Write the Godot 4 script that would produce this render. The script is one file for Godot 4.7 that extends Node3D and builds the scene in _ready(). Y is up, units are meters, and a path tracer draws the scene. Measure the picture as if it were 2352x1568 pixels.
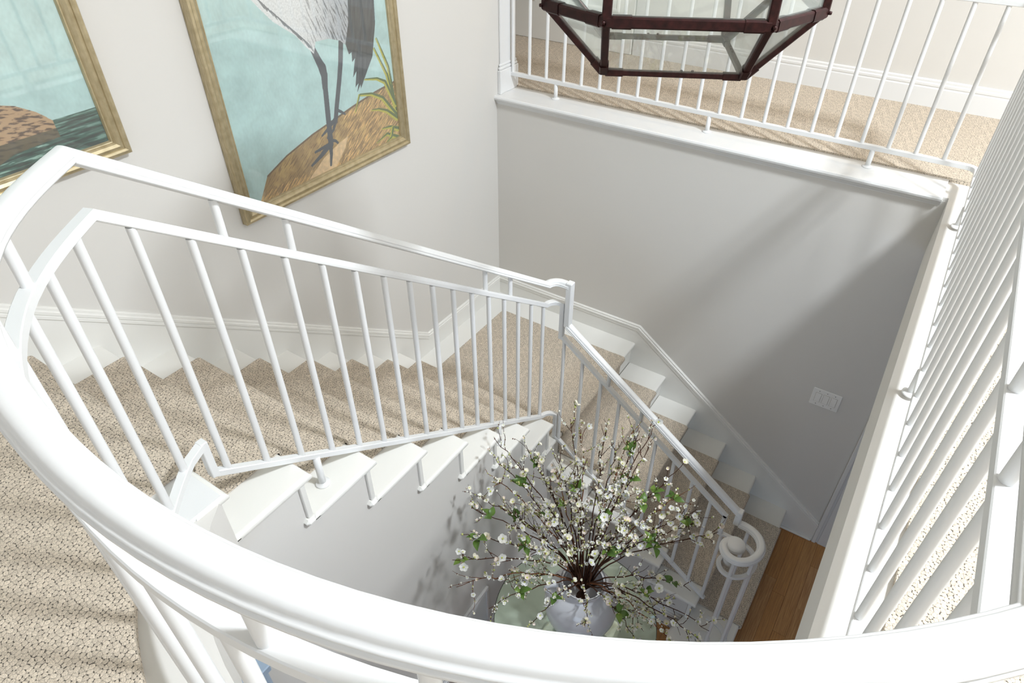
extends Node3D
# A stairwell seen from above: straight flight, quarter landing, lower flight, gallery railing round the well.
# x: along the far gallery, z: towards the viewer, y: up; ground floor at y = 0, upper floor at y = H.

const H := 2.66            # upper floor
const R := 0.19            # riser
const TU := 0.2634         # going of the upper flight
const TL := 0.2607         # going of the lower flight
const Z0 := 3.015          # top nosing of the upper flight
const X0 := 1.172          # landing nosing of the lower flight
const LY := H - 8.0 * R    # landing level
const ARC := Vector2(1.9066, 2.413)
const SLOPE := R / TU
const RAIL := 1.009        # radius of the curved end of the railing

var rng := RandomNumberGenerator.new()
var M := {}
var used := {}

# ------------------------------------------------------------------ helpers
func numbered(called: String) -> String:
	var n: int = used.get(called, 0)
	used[called] = n + 1
	return called if n == 0 else "%s_%03d" % [called, n]

func begin() -> SurfaceTool:
	var st := SurfaceTool.new()
	st.begin(Mesh.PRIMITIVE_TRIANGLES)
	return st

func finish(st: SurfaceTool) -> ArrayMesh:
	st.index()
	st.generate_normals()
	return st.commit()

func part(called: String, mesh: Mesh, mat: Material, parent: Node3D, at := Vector3.ZERO) -> MeshInstance3D:
	var o := MeshInstance3D.new()
	o.name = called
	o.mesh = mesh
	o.material_override = mat
	parent.add_child(o, true)
	o.position = at
	return o

func thing(called: String, label: String, category: String, at := Vector3.ZERO, group := "") -> Node3D:
	var o := Node3D.new()
	o.name = numbered(called)
	add_child(o, true)
	o.position = at
	o.set_meta("label", label)
	o.set_meta("category", category)
	if group:
		o.set_meta("group", group)
	return o

func struct(called: String, mesh: Mesh, mat: Material, label := "") -> MeshInstance3D:
	var o := part(numbered(called), mesh, mat, self)
	o.set_meta("kind", "structure")
	if label:
		o.set_meta("label", label)
	return o

func tri(st: SurfaceTool, a: Vector3, b: Vector3, c: Vector3, out: Vector3, group := -1) -> void:
	var n := (a - c).cross(a - b)
	st.set_smooth_group(group)
	if n.dot(out) >= 0.0:
		st.add_vertex(a); st.add_vertex(b); st.add_vertex(c)
	else:
		st.add_vertex(a); st.add_vertex(c); st.add_vertex(b)

func quad(st: SurfaceTool, a: Vector3, b: Vector3, c: Vector3, d: Vector3, out: Vector3, group := -1) -> void:
	tri(st, a, b, c, out, group)
	tri(st, a, c, d, out, group)

func box(st: SurfaceTool, lo: Vector3, hi: Vector3, c := 0.0) -> void:
	# a box whose edges are chamfered by c
	var mid := (lo + hi) * 0.5
	var h := (hi - lo) * 0.5
	c = minf(c, minf(h.x, minf(h.y, h.z)) * 0.9)
	if c <= 0.0:
		for ax in 3:
			for s: float in [-1.0, 1.0]:
				var n := Vector3.ZERO; n[ax] = s
				var u := Vector3.ZERO; u[(ax + 1) % 3] = h[(ax + 1) % 3]
				var v := Vector3.ZERO; v[(ax + 2) % 3] = h[(ax + 2) % 3]
				var p := mid + n * h[ax]
				quad(st, p - u - v, p + u - v, p + u + v, p - u + v, n)
		return
	for ax in 3:
		var a1 := (ax + 1) % 3
		var a2 := (ax + 2) % 3
		for s: float in [-1.0, 1.0]:
			var n := Vector3.ZERO; n[ax] = s
			var u := Vector3.ZERO; u[a1] = h[a1] - c
			var v := Vector3.ZERO; v[a2] = h[a2] - c
			var p := mid + n * h[ax]
			quad(st, p - u - v, p + u - v, p + u + v, p - u + v, n)
		for s1: float in [-1.0, 1.0]:
			for s2: float in [-1.0, 1.0]:
				var e1 := Vector3.ZERO; e1[a1] = s1 * h[a1]; e1[a2] = s2 * (h[a2] - c)
				var e2 := Vector3.ZERO; e2[a1] = s1 * (h[a1] - c); e2[a2] = s2 * h[a2]
				var l := Vector3.ZERO; l[ax] = h[ax] - c
				quad(st, mid + e1 - l, mid + e1 + l, mid + e2 + l, mid + e2 - l, e1 + e2)
	for sx: float in [-1.0, 1.0]:
		for sy: float in [-1.0, 1.0]:
			for sz: float in [-1.0, 1.0]:
				var q := Vector3(sx * h.x, sy * h.y, sz * h.z)
				tri(st, mid + q - Vector3(0, sy * c, sz * c), mid + q - Vector3(sx * c, 0, sz * c), mid + q - Vector3(sx * c, sy * c, 0), q)

func box_mesh(lo: Vector3, hi: Vector3, c := 0.0) -> ArrayMesh:
	var st := begin()
	box(st, lo, hi, c)
	return finish(st)

func prism(st: SurfaceTool, poly: PackedVector2Array, place: Callable, out: Vector3, inner := true) -> void:
	# poly extruded: place.call(p, 0 or 1) gives the point; out is the direction from side 0 to side 1
	var idx := Geometry2D.triangulate_polygon(poly)
	for i in range(0, idx.size(), 3):
		for s in 2:
			if s == 0 and not inner:
				continue
			tri(st, place.call(poly[idx[i]], s), place.call(poly[idx[i + 1]], s), place.call(poly[idx[i + 2]], s), out if s == 1 else -out)
	var area := 0.0
	for i in poly.size():
		area += poly[i].cross(poly[(i + 1) % poly.size()])
	for i in poly.size():
		var a := poly[i]
		var b := poly[(i + 1) % poly.size()]
		var e := (b - a)
		var n2 := Vector2(e.y, -e.x) * signf(area)
		var o3: Vector3 = place.call(a + n2, 0) - place.call(a, 0)
		quad(st, place.call(a, 0), place.call(b, 0), place.call(b, 1), place.call(a, 1), o3)

func slab(poly: PackedVector2Array, y0: float, y1: float) -> ArrayMesh:
	# a horizontal slab over a plan polygon (x, z)
	var st := begin()
	prism(st, poly, func(p: Vector2, s: int) -> Vector3: return Vector3(p.x, y1 if s else y0, p.y), Vector3.UP)
	return finish(st)

func inset(poly: PackedVector2Array, o: float) -> PackedVector2Array:
	# a convex polygon moved inwards by o
	var res := PackedVector2Array()
	var n := poly.size()
	var c := Vector2.ZERO
	for p in poly:
		c += p / n
	for i in n:
		var a := poly[(i + n - 1) % n]
		var b := poly[i]
		var d := poly[(i + 1) % n]
		var n1 := (b - a).orthogonal().normalized()
		if n1.dot(c - b) < 0.0: n1 = -n1
		var n2 := (d - b).orthogonal().normalized()
		if n2.dot(c - b) < 0.0: n2 = -n2
		res.append(b + (n1 + n2) * (o / (1.0 + n1.dot(n2))))
	return res

func round_slab(st: SurfaceTool, poly: PackedVector2Array, y0: float, y1: float, r: float) -> void:
	# a board over a convex plan polygon with half-round edges
	var rings: Array = []
	var steps := 4
	for k in range(steps + 1):
		var a := PI * 0.5 * k / steps
		rings.append([r * (1.0 - sin(a)), y0 + r * (1.0 - cos(a))])
	for k in range(steps + 1):
		var a := PI * 0.5 * k / steps
		rings.append([r * (1.0 - cos(a)), y1 - r * (1.0 - sin(a))])
	var n := poly.size()
	var pts: Array = []
	for g: Array in rings:
		pts.append([inset(poly, g[0]), g[1]])
	var c := Vector2.ZERO
	for p in poly:
		c += p / n
	for k in range(pts.size() - 1):
		for i in n:
			var j := (i + 1) % n
			var p0: Vector2 = pts[k][0][i]; var p1: Vector2 = pts[k][0][j]
			var q0: Vector2 = pts[k + 1][0][i]; var q1: Vector2 = pts[k + 1][0][j]
			var e := (poly[j] - poly[i]).orthogonal()
			if e.dot(c - poly[i]) > 0.0: e = -e
			quad(st, Vector3(p0.x, pts[k][1], p0.y), Vector3(p1.x, pts[k][1], p1.y), Vector3(q1.x, pts[k + 1][1], q1.y), Vector3(q0.x, pts[k + 1][1], q0.y), Vector3(e.x, 0.0, e.y).normalized() + Vector3(0, (k - pts.size() * 0.5) * 0.05, 0))
	for s in 2:
		var f: Array = pts[0] if s == 0 else pts[pts.size() - 1]
		var idx := Geometry2D.triangulate_polygon(f[0])
		for i in range(0, idx.size(), 3):
			var a: Vector2 = f[0][idx[i]]; var b: Vector2 = f[0][idx[i + 1]]; var d: Vector2 = f[0][idx[i + 2]]
			tri(st, Vector3(a.x, f[1], a.y), Vector3(b.x, f[1], b.y), Vector3(d.x, f[1], d.y), Vector3.UP if s else Vector3.DOWN)

func sweep(st: SurfaceTool, path: PackedVector3Array, prof: PackedVector2Array, group := -1, cap := true, side0 := Vector3.ZERO, dir_in := Vector3.ZERO, dir_out := Vector3.ZERO) -> void:
	# profile (u to the right of travel, v up) carried along the path with mitred joints
	var clean := PackedVector3Array()
	for q in path:
		if clean.is_empty() or q.distance_to(clean[clean.size() - 1]) > 1e-5: clean.append(q)
	path = clean
	var n := path.size()
	var rings: Array = []
	for i in n:
		var din := (path[i] - path[maxi(i - 1, 0)]).normalized()
		var dout := (path[mini(i + 1, n - 1)] - path[i]).normalized()
		if i == 0: din = dout if dir_in == Vector3.ZERO else dir_in
		if i == n - 1: dout = din if dir_out == Vector3.ZERO else dir_out
		var side := din.cross(Vector3.UP)
		side = side0 if side.length() < 0.01 else side.normalized()
		var up := side.cross(din).normalized()
		var pn := (din + dout).normalized()
		var ring := PackedVector3Array()
		for p in prof:
			var q := side * p.x + up * p.y
			q -= din * (q.dot(pn) / din.dot(pn))
			ring.append(path[i] + q)
		rings.append(ring)
	var m := prof.size()
	var pc := Vector2.ZERO
	for p in prof: pc += p / m
	for i in range(n - 1):
		var d := (path[i + 1] - path[i]).normalized()
		var side := d.cross(Vector3.UP)
		side = side0 if side.length() < 0.01 else side.normalized()
		var up := side.cross(d).normalized()
		for j in m:
			var k := (j + 1) % m
			var e := (prof[k] - prof[j]).orthogonal()
			var mid := (prof[k] + prof[j]) * 0.5
			if Geometry2D.is_point_in_polygon(mid + e.normalized() * 0.0004, prof): e = -e
			quad(st, rings[i][j], rings[i][k], rings[i + 1][k], rings[i + 1][j], side * e.x + up * e.y, group)
	if cap:
		var idx := Geometry2D.triangulate_polygon(prof)
		for t in range(0, idx.size(), 3):
			tri(st, rings[0][idx[t]], rings[0][idx[t + 1]], rings[0][idx[t + 2]], path[0] - path[1])
			tri(st, rings[n - 1][idx[t]], rings[n - 1][idx[t + 1]], rings[n - 1][idx[t + 2]], path[n - 1] - path[n - 2])

func tube(st: SurfaceTool, path: PackedVector3Array, radii: PackedFloat32Array, sides := 6, cap := true) -> void:
	var n := path.size()
	var rings: Array = []
	var d0 := (path[1] - path[0]).normalized()
	var u := d0.cross(Vector3(0.31, 0.17, 0.93)).normalized()
	for i in n:
		var d := (path[mini(i + 1, n - 1)] - path[maxi(i - 1, 0)]).normalized()
		u = (u - d * u.dot(d)).normalized()
		var v := d.cross(u)
		var ring := PackedVector3Array()
		for k in sides:
			var a := TAU * k / sides
			ring.append(path[i] + (u * cos(a) + v * sin(a)) * radii[i])
		rings.append(ring)
	for i in range(n - 1):
		for k in sides:
			var l := (k + 1) % sides
			quad(st, rings[i][k], rings[i][l], rings[i + 1][l], rings[i + 1][k], rings[i][k] + rings[i][l] - path[i] * 2.0, 0)
	if cap:
		for e in 2:
			var i := 0 if e == 0 else n - 1
			var out := path[0] - path[1] if e == 0 else path[n - 1] - path[n - 2]
			for k in range(1, sides - 1):
				tri(st, rings[i][0], rings[i][k], rings[i][k + 1], out)

func lathe(st: SurfaceTool, prof: Array, at: Vector3, sides := 24, wobble = null) -> void:
	# prof: [radius, height] from the bottom to the top
	for i in range(prof.size() - 1):
		var r0: float = prof[i][0]; var y0: float = prof[i][1]
		var r1: float = prof[i + 1][0]; var y1: float = prof[i + 1][1]
		for k in sides:
			var a := TAU * k / sides
			var b := TAU * (k + 1) / sides
			var pa := Vector3(cos(a), 0, sin(a)); var pb := Vector3(cos(b), 0, sin(b))
			var n := (pa + pb) * (y1 - y0) * 0.5 + Vector3(0, r0 - r1, 0)
			var w0a: float = wobble.call(a, y0) if wobble != null else 1.0
			var w0b: float = wobble.call(b, y0) if wobble != null else 1.0
			var w1a: float = wobble.call(a, y1) if wobble != null else 1.0
			var w1b: float = wobble.call(b, y1) if wobble != null else 1.0
			var A := at + pa * r0 * w0a + Vector3(0, y0, 0)
			var B := at + pb * r0 * w0b + Vector3(0, y0, 0)
			var C := at + pb * r1 * w1b + Vector3(0, y1, 0)
			var D := at + pa * r1 * w1a + Vector3(0, y1, 0)
			if r0 > 1e-6: tri(st, A, B, C, n, 0)
			if r1 > 1e-6: tri(st, A, C, D, n, 0)
			if r0 <= 1e-6: pass

func rod(st: SurfaceTool, a: Vector3, b: Vector3, r: float, sides := 12) -> void:
	tube(st, PackedVector3Array([a, b]), PackedFloat32Array([r, r]), sides)

func v2(a: Array) -> PackedVector2Array:
	var p := PackedVector2Array()
	for q: Array in a: p.append(Vector2(q[0], q[1]))
	return p

func rect(w: float, h0: float, h1: float, c := 0.002) -> PackedVector2Array:
	return v2([[-w + c, h0], [w - c, h0], [w, h0 + c], [w, h1 - c], [w - c, h1], [-w + c, h1], [-w, h1 - c], [-w, h0 + c]])

# ------------------------------------------------------------------ materials
func paint(col: Color, rough := 0.5, spec := 0.5) -> StandardMaterial3D:
	var m := StandardMaterial3D.new()
	m.albedo_color = col
	m.roughness = rough
	m.metallic_specular = spec
	return m

func noise_tex(freq: float, c0: Color, c1: Color, seed_ := 1, size := 256, type := FastNoiseLite.TYPE_SIMPLEX_SMOOTH) -> ImageTexture:
	var fn := FastNoiseLite.new()
	fn.seed = seed_
	fn.frequency = freq
	fn.noise_type = type
	fn.fractal_octaves = 4
	var src := fn.get_seamless_image(size, size)
	var im := Image.create(size, size, false, Image.FORMAT_RGB8)
	for y in size:
		for x in size:
			im.set_pixel(x, y, c0.lerp(c1, src.get_pixel(x, y).r))
	return ImageTexture.create_from_image(im)

func carpet_material() -> StandardMaterial3D:
	# loop-pile weave: rounded tufts between dark pits, 16 x 16 tufts to the tile
	var S := 512
	var N := 16
	var rg := RandomNumberGenerator.new()
	rg.seed = 77
	var px := PackedFloat32Array(); var py := PackedFloat32Array(); var tone := PackedFloat32Array()
	for j in N:
		for i in N:
			px.append((i + 0.5 + (0.5 if j % 2 else 0.0) + rg.randf_range(-0.40, 0.40)))
			py.append((j + 0.5 + rg.randf_range(-0.40, 0.40)))
			tone.append(rg.randf_range(-0.05, 0.05))
	var fn := FastNoiseLite.new()
	fn.seed = 5; fn.frequency = 0.09; fn.fractal_octaves = 3
	var grain := fn.get_seamless_image(S, S)
	var col := Image.create(S, S, false, Image.FORMAT_RGB8)
	var hgt := Image.create(S, S, false, Image.FORMAT_RGB8)
	for y in S:
		var fy := float(y) / S * N
		var jy := int(fy)
		for x in S:
			var fx := float(x) / S * N
			var ix := int(fx)
			var d1 := 9.0; var d2 := 9.0; var d3 := 9.0; var t := 0.0
			var k1 := 0; var k2 := 0; var k3 := 0
			for dj in [-1, 0, 1]:
				for di in [-1, 0, 1]:
					var k: int = posmod(jy + dj, N) * N + posmod(ix + di, N)
					var ax := px[k] - fx; var ay := py[k] - fy
					ax -= N * roundf(ax / N); ay -= N * roundf(ay / N)
					var d := ax * ax + ay * ay
					if d < d1: d3 = d2; d2 = d1; d1 = d; t = tone[k]; k3 = k2; k2 = k1; k1 = k
					elif d < d2: d3 = d2; d2 = d; k3 = k2; k2 = k
					elif d < d3: d3 = d; k3 = k
			d1 = sqrt(d1); d2 = sqrt(d2); d3 = sqrt(d3)
			var hash := fmod((k1 + k2 + k3) * 0.7548777, 1.0)
			var pit := smoothstep(0.32, 0.05, d3 - d1) * (0.15 if hash < 0.5 else 1.0)
			var crack := smoothstep(0.16, 0.0, d2 - d1)
			var g: float = grain.get_pixel(x, y).r - 0.5
			var l := 1.0 + t + g * 0.36 - crack * 0.10 - pit * 0.52
			col.set_pixel(x, y, Color(0.815 * l, 0.762 * l, 0.690 * l))
			var hh := clampf(0.75 - d1 * 0.35 - crack * 0.18 - pit * 0.45 + g * 0.22, 0.0, 1.0)
			hgt.set_pixel(x, y, Color(hh, hh, hh))
	var m := StandardMaterial3D.new()
	m.albedo_texture = ImageTexture.create_from_image(col)
	m.roughness = 0.95
	m.metallic_specular = 0.15
	m.uv1_triplanar = true
	m.uv1_world_triplanar = true
	m.uv1_triplanar_sharpness = 8.0
	m.uv1_scale = Vector3.ONE * 5.6
	m.heightmap_enabled = true
	m.heightmap_texture = ImageTexture.create_from_image(hgt)
	m.heightmap_scale = 0.30
	m.rim_enabled = true
	m.rim = 0.15
	return m

func wood_material(seed_: int, base: Color, dark: Color) -> StandardMaterial3D:
	var fn := FastNoiseLite.new()
	fn.seed = seed_; fn.frequency = 0.02; fn.fractal_octaves = 5
	var W := 96; var L := 512
	var im := Image.create(W, L, false, Image.FORMAT_RGB8)
	for y in L:
		for x in W:
			var a := fn.get_noise_2d(x * 9.0, y * 0.55)
			var b := fn.get_noise_2d(x * 30.0 + 400.0, y * 1.4)
			im.set_pixel(x, y, base.lerp(dark, clampf(0.35 + a * 0.6 + b * 0.35, 0.0, 1.0)))
	var m := StandardMaterial3D.new()
	m.albedo_texture = ImageTexture.create_from_image(im)
	m.roughness = 0.32
	m.metallic_specular = 0.45
	return m

func make_materials() -> void:
	M.white = paint(Color(0.905, 0.905, 0.90), 0.32, 0.5)
	M.trim = paint(Color(0.925, 0.918, 0.895), 0.38, 0.5)
	M.wall = paint(Color(0.862, 0.849, 0.826), 0.85, 0.3)
	M.ceiling = paint(Color(0.95, 0.94, 0.925), 0.9, 0.3)
	M.carpet = carpet_material()
	M.gap = paint(Color(0.05, 0.045, 0.04), 0.9, 0.2)
	M.wood = []
	for k in 4:
		M.wood.append(wood_material(11 + k, Color(0.80, 0.59, 0.36).lightened(0.06 * (k % 3)), Color(0.62, 0.42, 0.23).lightened(0.04 * (k % 2))))
	M.bronze = paint(Color(0.27, 0.135, 0.125), 0.42, 0.5)
	M.bronze.metallic = 0.55
	M.bronze.albedo_texture = noise_tex(0.03, Color(0.55, 0.5, 0.5), Color(1.0, 0.95, 0.95), 9)
	M.bronze.uv1_triplanar = true
	M.bronze.uv1_scale = Vector3.ONE * 6.0
	M.lead = paint(Color(0.46, 0.47, 0.46), 0.5, 0.5)
	M.lead.metallic = 0.4
	M.pane = paint(Color(0.86, 0.9, 0.86, 0.13), 0.03, 0.5)
	M.pane.transparency = BaseMaterial3D.TRANSPARENCY_ALPHA
	M.glazing = paint(Color(0.9, 0.93, 0.92, 0.05), 0.03, 0.5)
	M.glazing.transparency = BaseMaterial3D.TRANSPARENCY_ALPHA
	M.gold = paint(Color(0.80, 0.745, 0.615), 0.36, 0.5)
	M.gold.metallic = 0.55
	M.gold.albedo_texture = noise_tex(0.025, Color(0.82, 0.80, 0.76), Color(1.0, 1.0, 1.0), 21)
	M.gold.uv1_triplanar = true
	M.gold.uv1_scale = Vector3(14.0, 3.0, 3.0)
	M.glaze = paint(Color(0.87, 0.87, 0.88), 0.12, 0.5)
	M.clay = paint(Color(0.74, 0.71, 0.66), 0.8, 0.3)
	M.tabletop = paint(Color(0.88, 0.94, 0.86), 0.03, 0.9)
	M.tabletop.metallic = 0.3
	M.tabletop.albedo_texture = noise_tex(0.012, Color(0.9, 0.9, 0.88), Color(1.0, 1.0, 1.0), 31)
	M.tabletop.uv1_triplanar = true
	M.tabletop.uv1_scale = Vector3.ONE * 1.5
	M.rim = paint(Color(0.06, 0.10, 0.09), 0.15, 0.6)
	M.bark = paint(Color(0.29, 0.19, 0.135), 0.8, 0.3)
	M.bark2 = paint(Color(0.47, 0.31, 0.21), 0.75, 0.3)
	M.petal = paint(Color(1, 1, 1), 0.6, 0.3)
	M.petal.vertex_color_use_as_albedo = true
	M.petal.backlight_enabled = true
	M.petal.backlight = Color(0.35, 0.35, 0.32)
	M.leaf = paint(Color(1, 1, 1), 0.4, 0.5)
	M.leaf.vertex_color_use_as_albedo = true
	M.plastic = paint(Color(0.95, 0.945, 0.93), 0.3, 0.5)
	M.drape = paint(Color(0.60, 0.67, 0.74), 0.5, 0.5)
	M.drape.rim_enabled = true
	M.drape.rim = 0.4
	M.lamp = paint(Color(1.0, 0.93, 0.8), 0.5)
	M.lamp.emission_enabled = true
	M.lamp.emission = Color(1.0, 0.86, 0.62)
	M.lamp.emission_energy_multiplier = 6.0
	M.gloss_print = paint(Color(1, 1, 1), 0.55, 0.4)

# ------------------------------------------------------------------ run
func _ready() -> void:
	rng.seed = 20240611
	make_view()
	make_materials()
	make_shell()
	make_lower_floor()
	make_stairs()
	make_carpets()
	make_gallery_railing()
	make_stair_railing()
	make_pictures()
	make_lantern()
	make_table()
	make_vase()
	make_branches()
	make_small_things()

func area(called: String, at: Vector3, look: Vector3, size: Vector2, energy: float, col: Color) -> void:
	var l := AreaLight3D.new()
	l.name = called
	add_child(l)
	l.position = at
	l.look_at_from_position(at, at + look, Vector3.UP if absf(look.y) < 0.9 else Vector3.FORWARD)
	l.area_size = size
	l.light_energy = energy
	l.light_color = col
	l.area_range = 30.0
	l.shadow_enabled = true

func make_view() -> void:
	var cam := Camera3D.new()
	cam.name = "camera"
	add_child(cam)
	cam.position = Vector3(2.456, 1.43824 + H, 3.54194)
	cam.rotation = Vector3(-0.678042, 0.583822, -0.0009)
	cam.fov = rad_to_deg(2.0 * atan(784.0 / 1524.91))
	cam.near = 0.02
	cam.current = true
	var we := WorldEnvironment.new()
	we.name = "environment"
	var e := Environment.new()
	e.background_mode = Environment.BG_SKY
	var sky := Sky.new()
	var sm := ProceduralSkyMaterial.new()
	sm.sky_top_color = Color(0.62, 0.74, 0.92)
	sm.sky_horizon_color = Color(0.86, 0.90, 0.95)
	sm.ground_horizon_color = Color(0.8, 0.8, 0.78)
	sm.ground_bottom_color = Color(0.5, 0.5, 0.48)
	sky.sky_material = sm
	e.sky = sky
	e.tonemap_mode = Environment.TONE_MAPPER_LINEAR
	e.tonemap_exposure = 0.93
	e.sdfgi_enabled = true
	e.ssao_enabled = true
	e.ssil_enabled = true
	we.environment = e
	add_child(we)
	# daylight: the skylight in the high ceiling, the tall windows behind the viewer and the windows of the hall below
	area("skylight_daylight", Vector3(4.55, 3.93 + H, 1.75), Vector3.DOWN, Vector2(0.56, 0.56), 47.0, Color(0.94, 0.97, 1.0))
	area("window_daylight", Vector3(3.2, 1.45 + H, 6.9), Vector3(0, 0, -1), Vector2(4.6, 1.7), 2.6, Color(0.91, 0.955, 1.0))
	area("side_window_daylight", Vector3(6.4, 1.45 + H, 0.5), Vector3(-1, 0, 0), Vector2(2.6, 1.7), 4.5, Color(0.91, 0.955, 1.0))
	area("hall_window_daylight", Vector3(4.2, 1.4, 6.9), Vector3(0, 0, -1), Vector2(3.0, 1.7), 5.5, Color(0.80, 0.89, 1.0))

# ------------------------------------------------------------------ the setting
func arc_points(r: float, a0: float, a1: float, n: int) -> PackedVector2Array:
	var p := PackedVector2Array()
	for i in n + 1:
		var a := lerpf(a0, a1, float(i) / n)
		p.append(ARC + Vector2(cos(a), sin(a)) * arc_r(r, a))
	return p

func arc_r(r: float, a: float) -> float:
	# the curve opens out a little towards the stairs
	return r + 0.021 * smoothstep(deg_to_rad(95.0), deg_to_rad(122.0), a) * (1.0 - 0.82 * smoothstep(deg_to_rad(124.0), deg_to_rad(144.0), a))

func arc_to_x(r: float, x: float) -> float:
	var a := acos(clampf((x - ARC.x) / r, -1.0, 1.0))
	for i in 4: a = acos(clampf((x - ARC.x) / arc_r(r, a), -1.0, 1.0))
	return a

func wall_with_hole(lo: Vector3, hi: Vector3, axis: int, h0: Vector2, h1: Vector2) -> ArrayMesh:
	# a wall box with a rectangular opening; axis is the thin axis, h0 and h1 are (along, y) corners
	var st := begin()
	var al := 2 if axis == 0 else 0
	var parts := [[lo[al], h0.x, lo.y, hi.y], [h1.x, hi[al], lo.y, hi.y], [h0.x, h1.x, lo.y, h0.y], [h0.x, h1.x, h1.y, hi.y]]
	for p: Array in parts:
		var a := lo; var b := hi
		a[al] = p[0]; b[al] = p[1]; a.y = p[2]; b.y = p[3]
		if b[al] - a[al] > 0.001 and b.y - a.y > 0.001: box(st, a, b)
	return finish(st)

func window(called: String, axis: int, at: float, h0: Vector2, h1: Vector2) -> void:
	var t := Node3D.new()
	t.name = called
	t.set_meta("kind", "structure")
	add_child(t, true)
	var st := begin()
	var w := 0.06
	for f: Array in [[h0, Vector2(h0.x + w, h1.y)], [Vector2(h1.x - w, h0.y), h1], [Vector2(h0.x + w, h0.y), Vector2(h1.x - w, h0.y + w)], [Vector2(h0.x + w, h1.y - w), Vector2(h1.x - w, h1.y)]]:
		var a: Vector2 = f[0]; var b: Vector2 = f[1]
		if axis == 2: box(st, Vector3(a.x, a.y, at), Vector3(b.x, b.y, at + 0.06), 0.004)
		else: box(st, Vector3(at, a.y, a.x), Vector3(at + 0.06, b.y, b.x), 0.004)
	part("window_frame", finish(st), M.white, t)
	var g := begin()
	if axis == 2: box(g, Vector3(h0.x + w, h0.y + w, at + 0.027), Vector3(h1.x - w, h1.y - w, at + 0.033))
	else: box(g, Vector3(at + 0.027, h0.y + w, h0.x + w), Vector3(at + 0.033, h1.y - w, h1.x - w))
	part("pane", finish(g), M.glazing, t)

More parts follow.
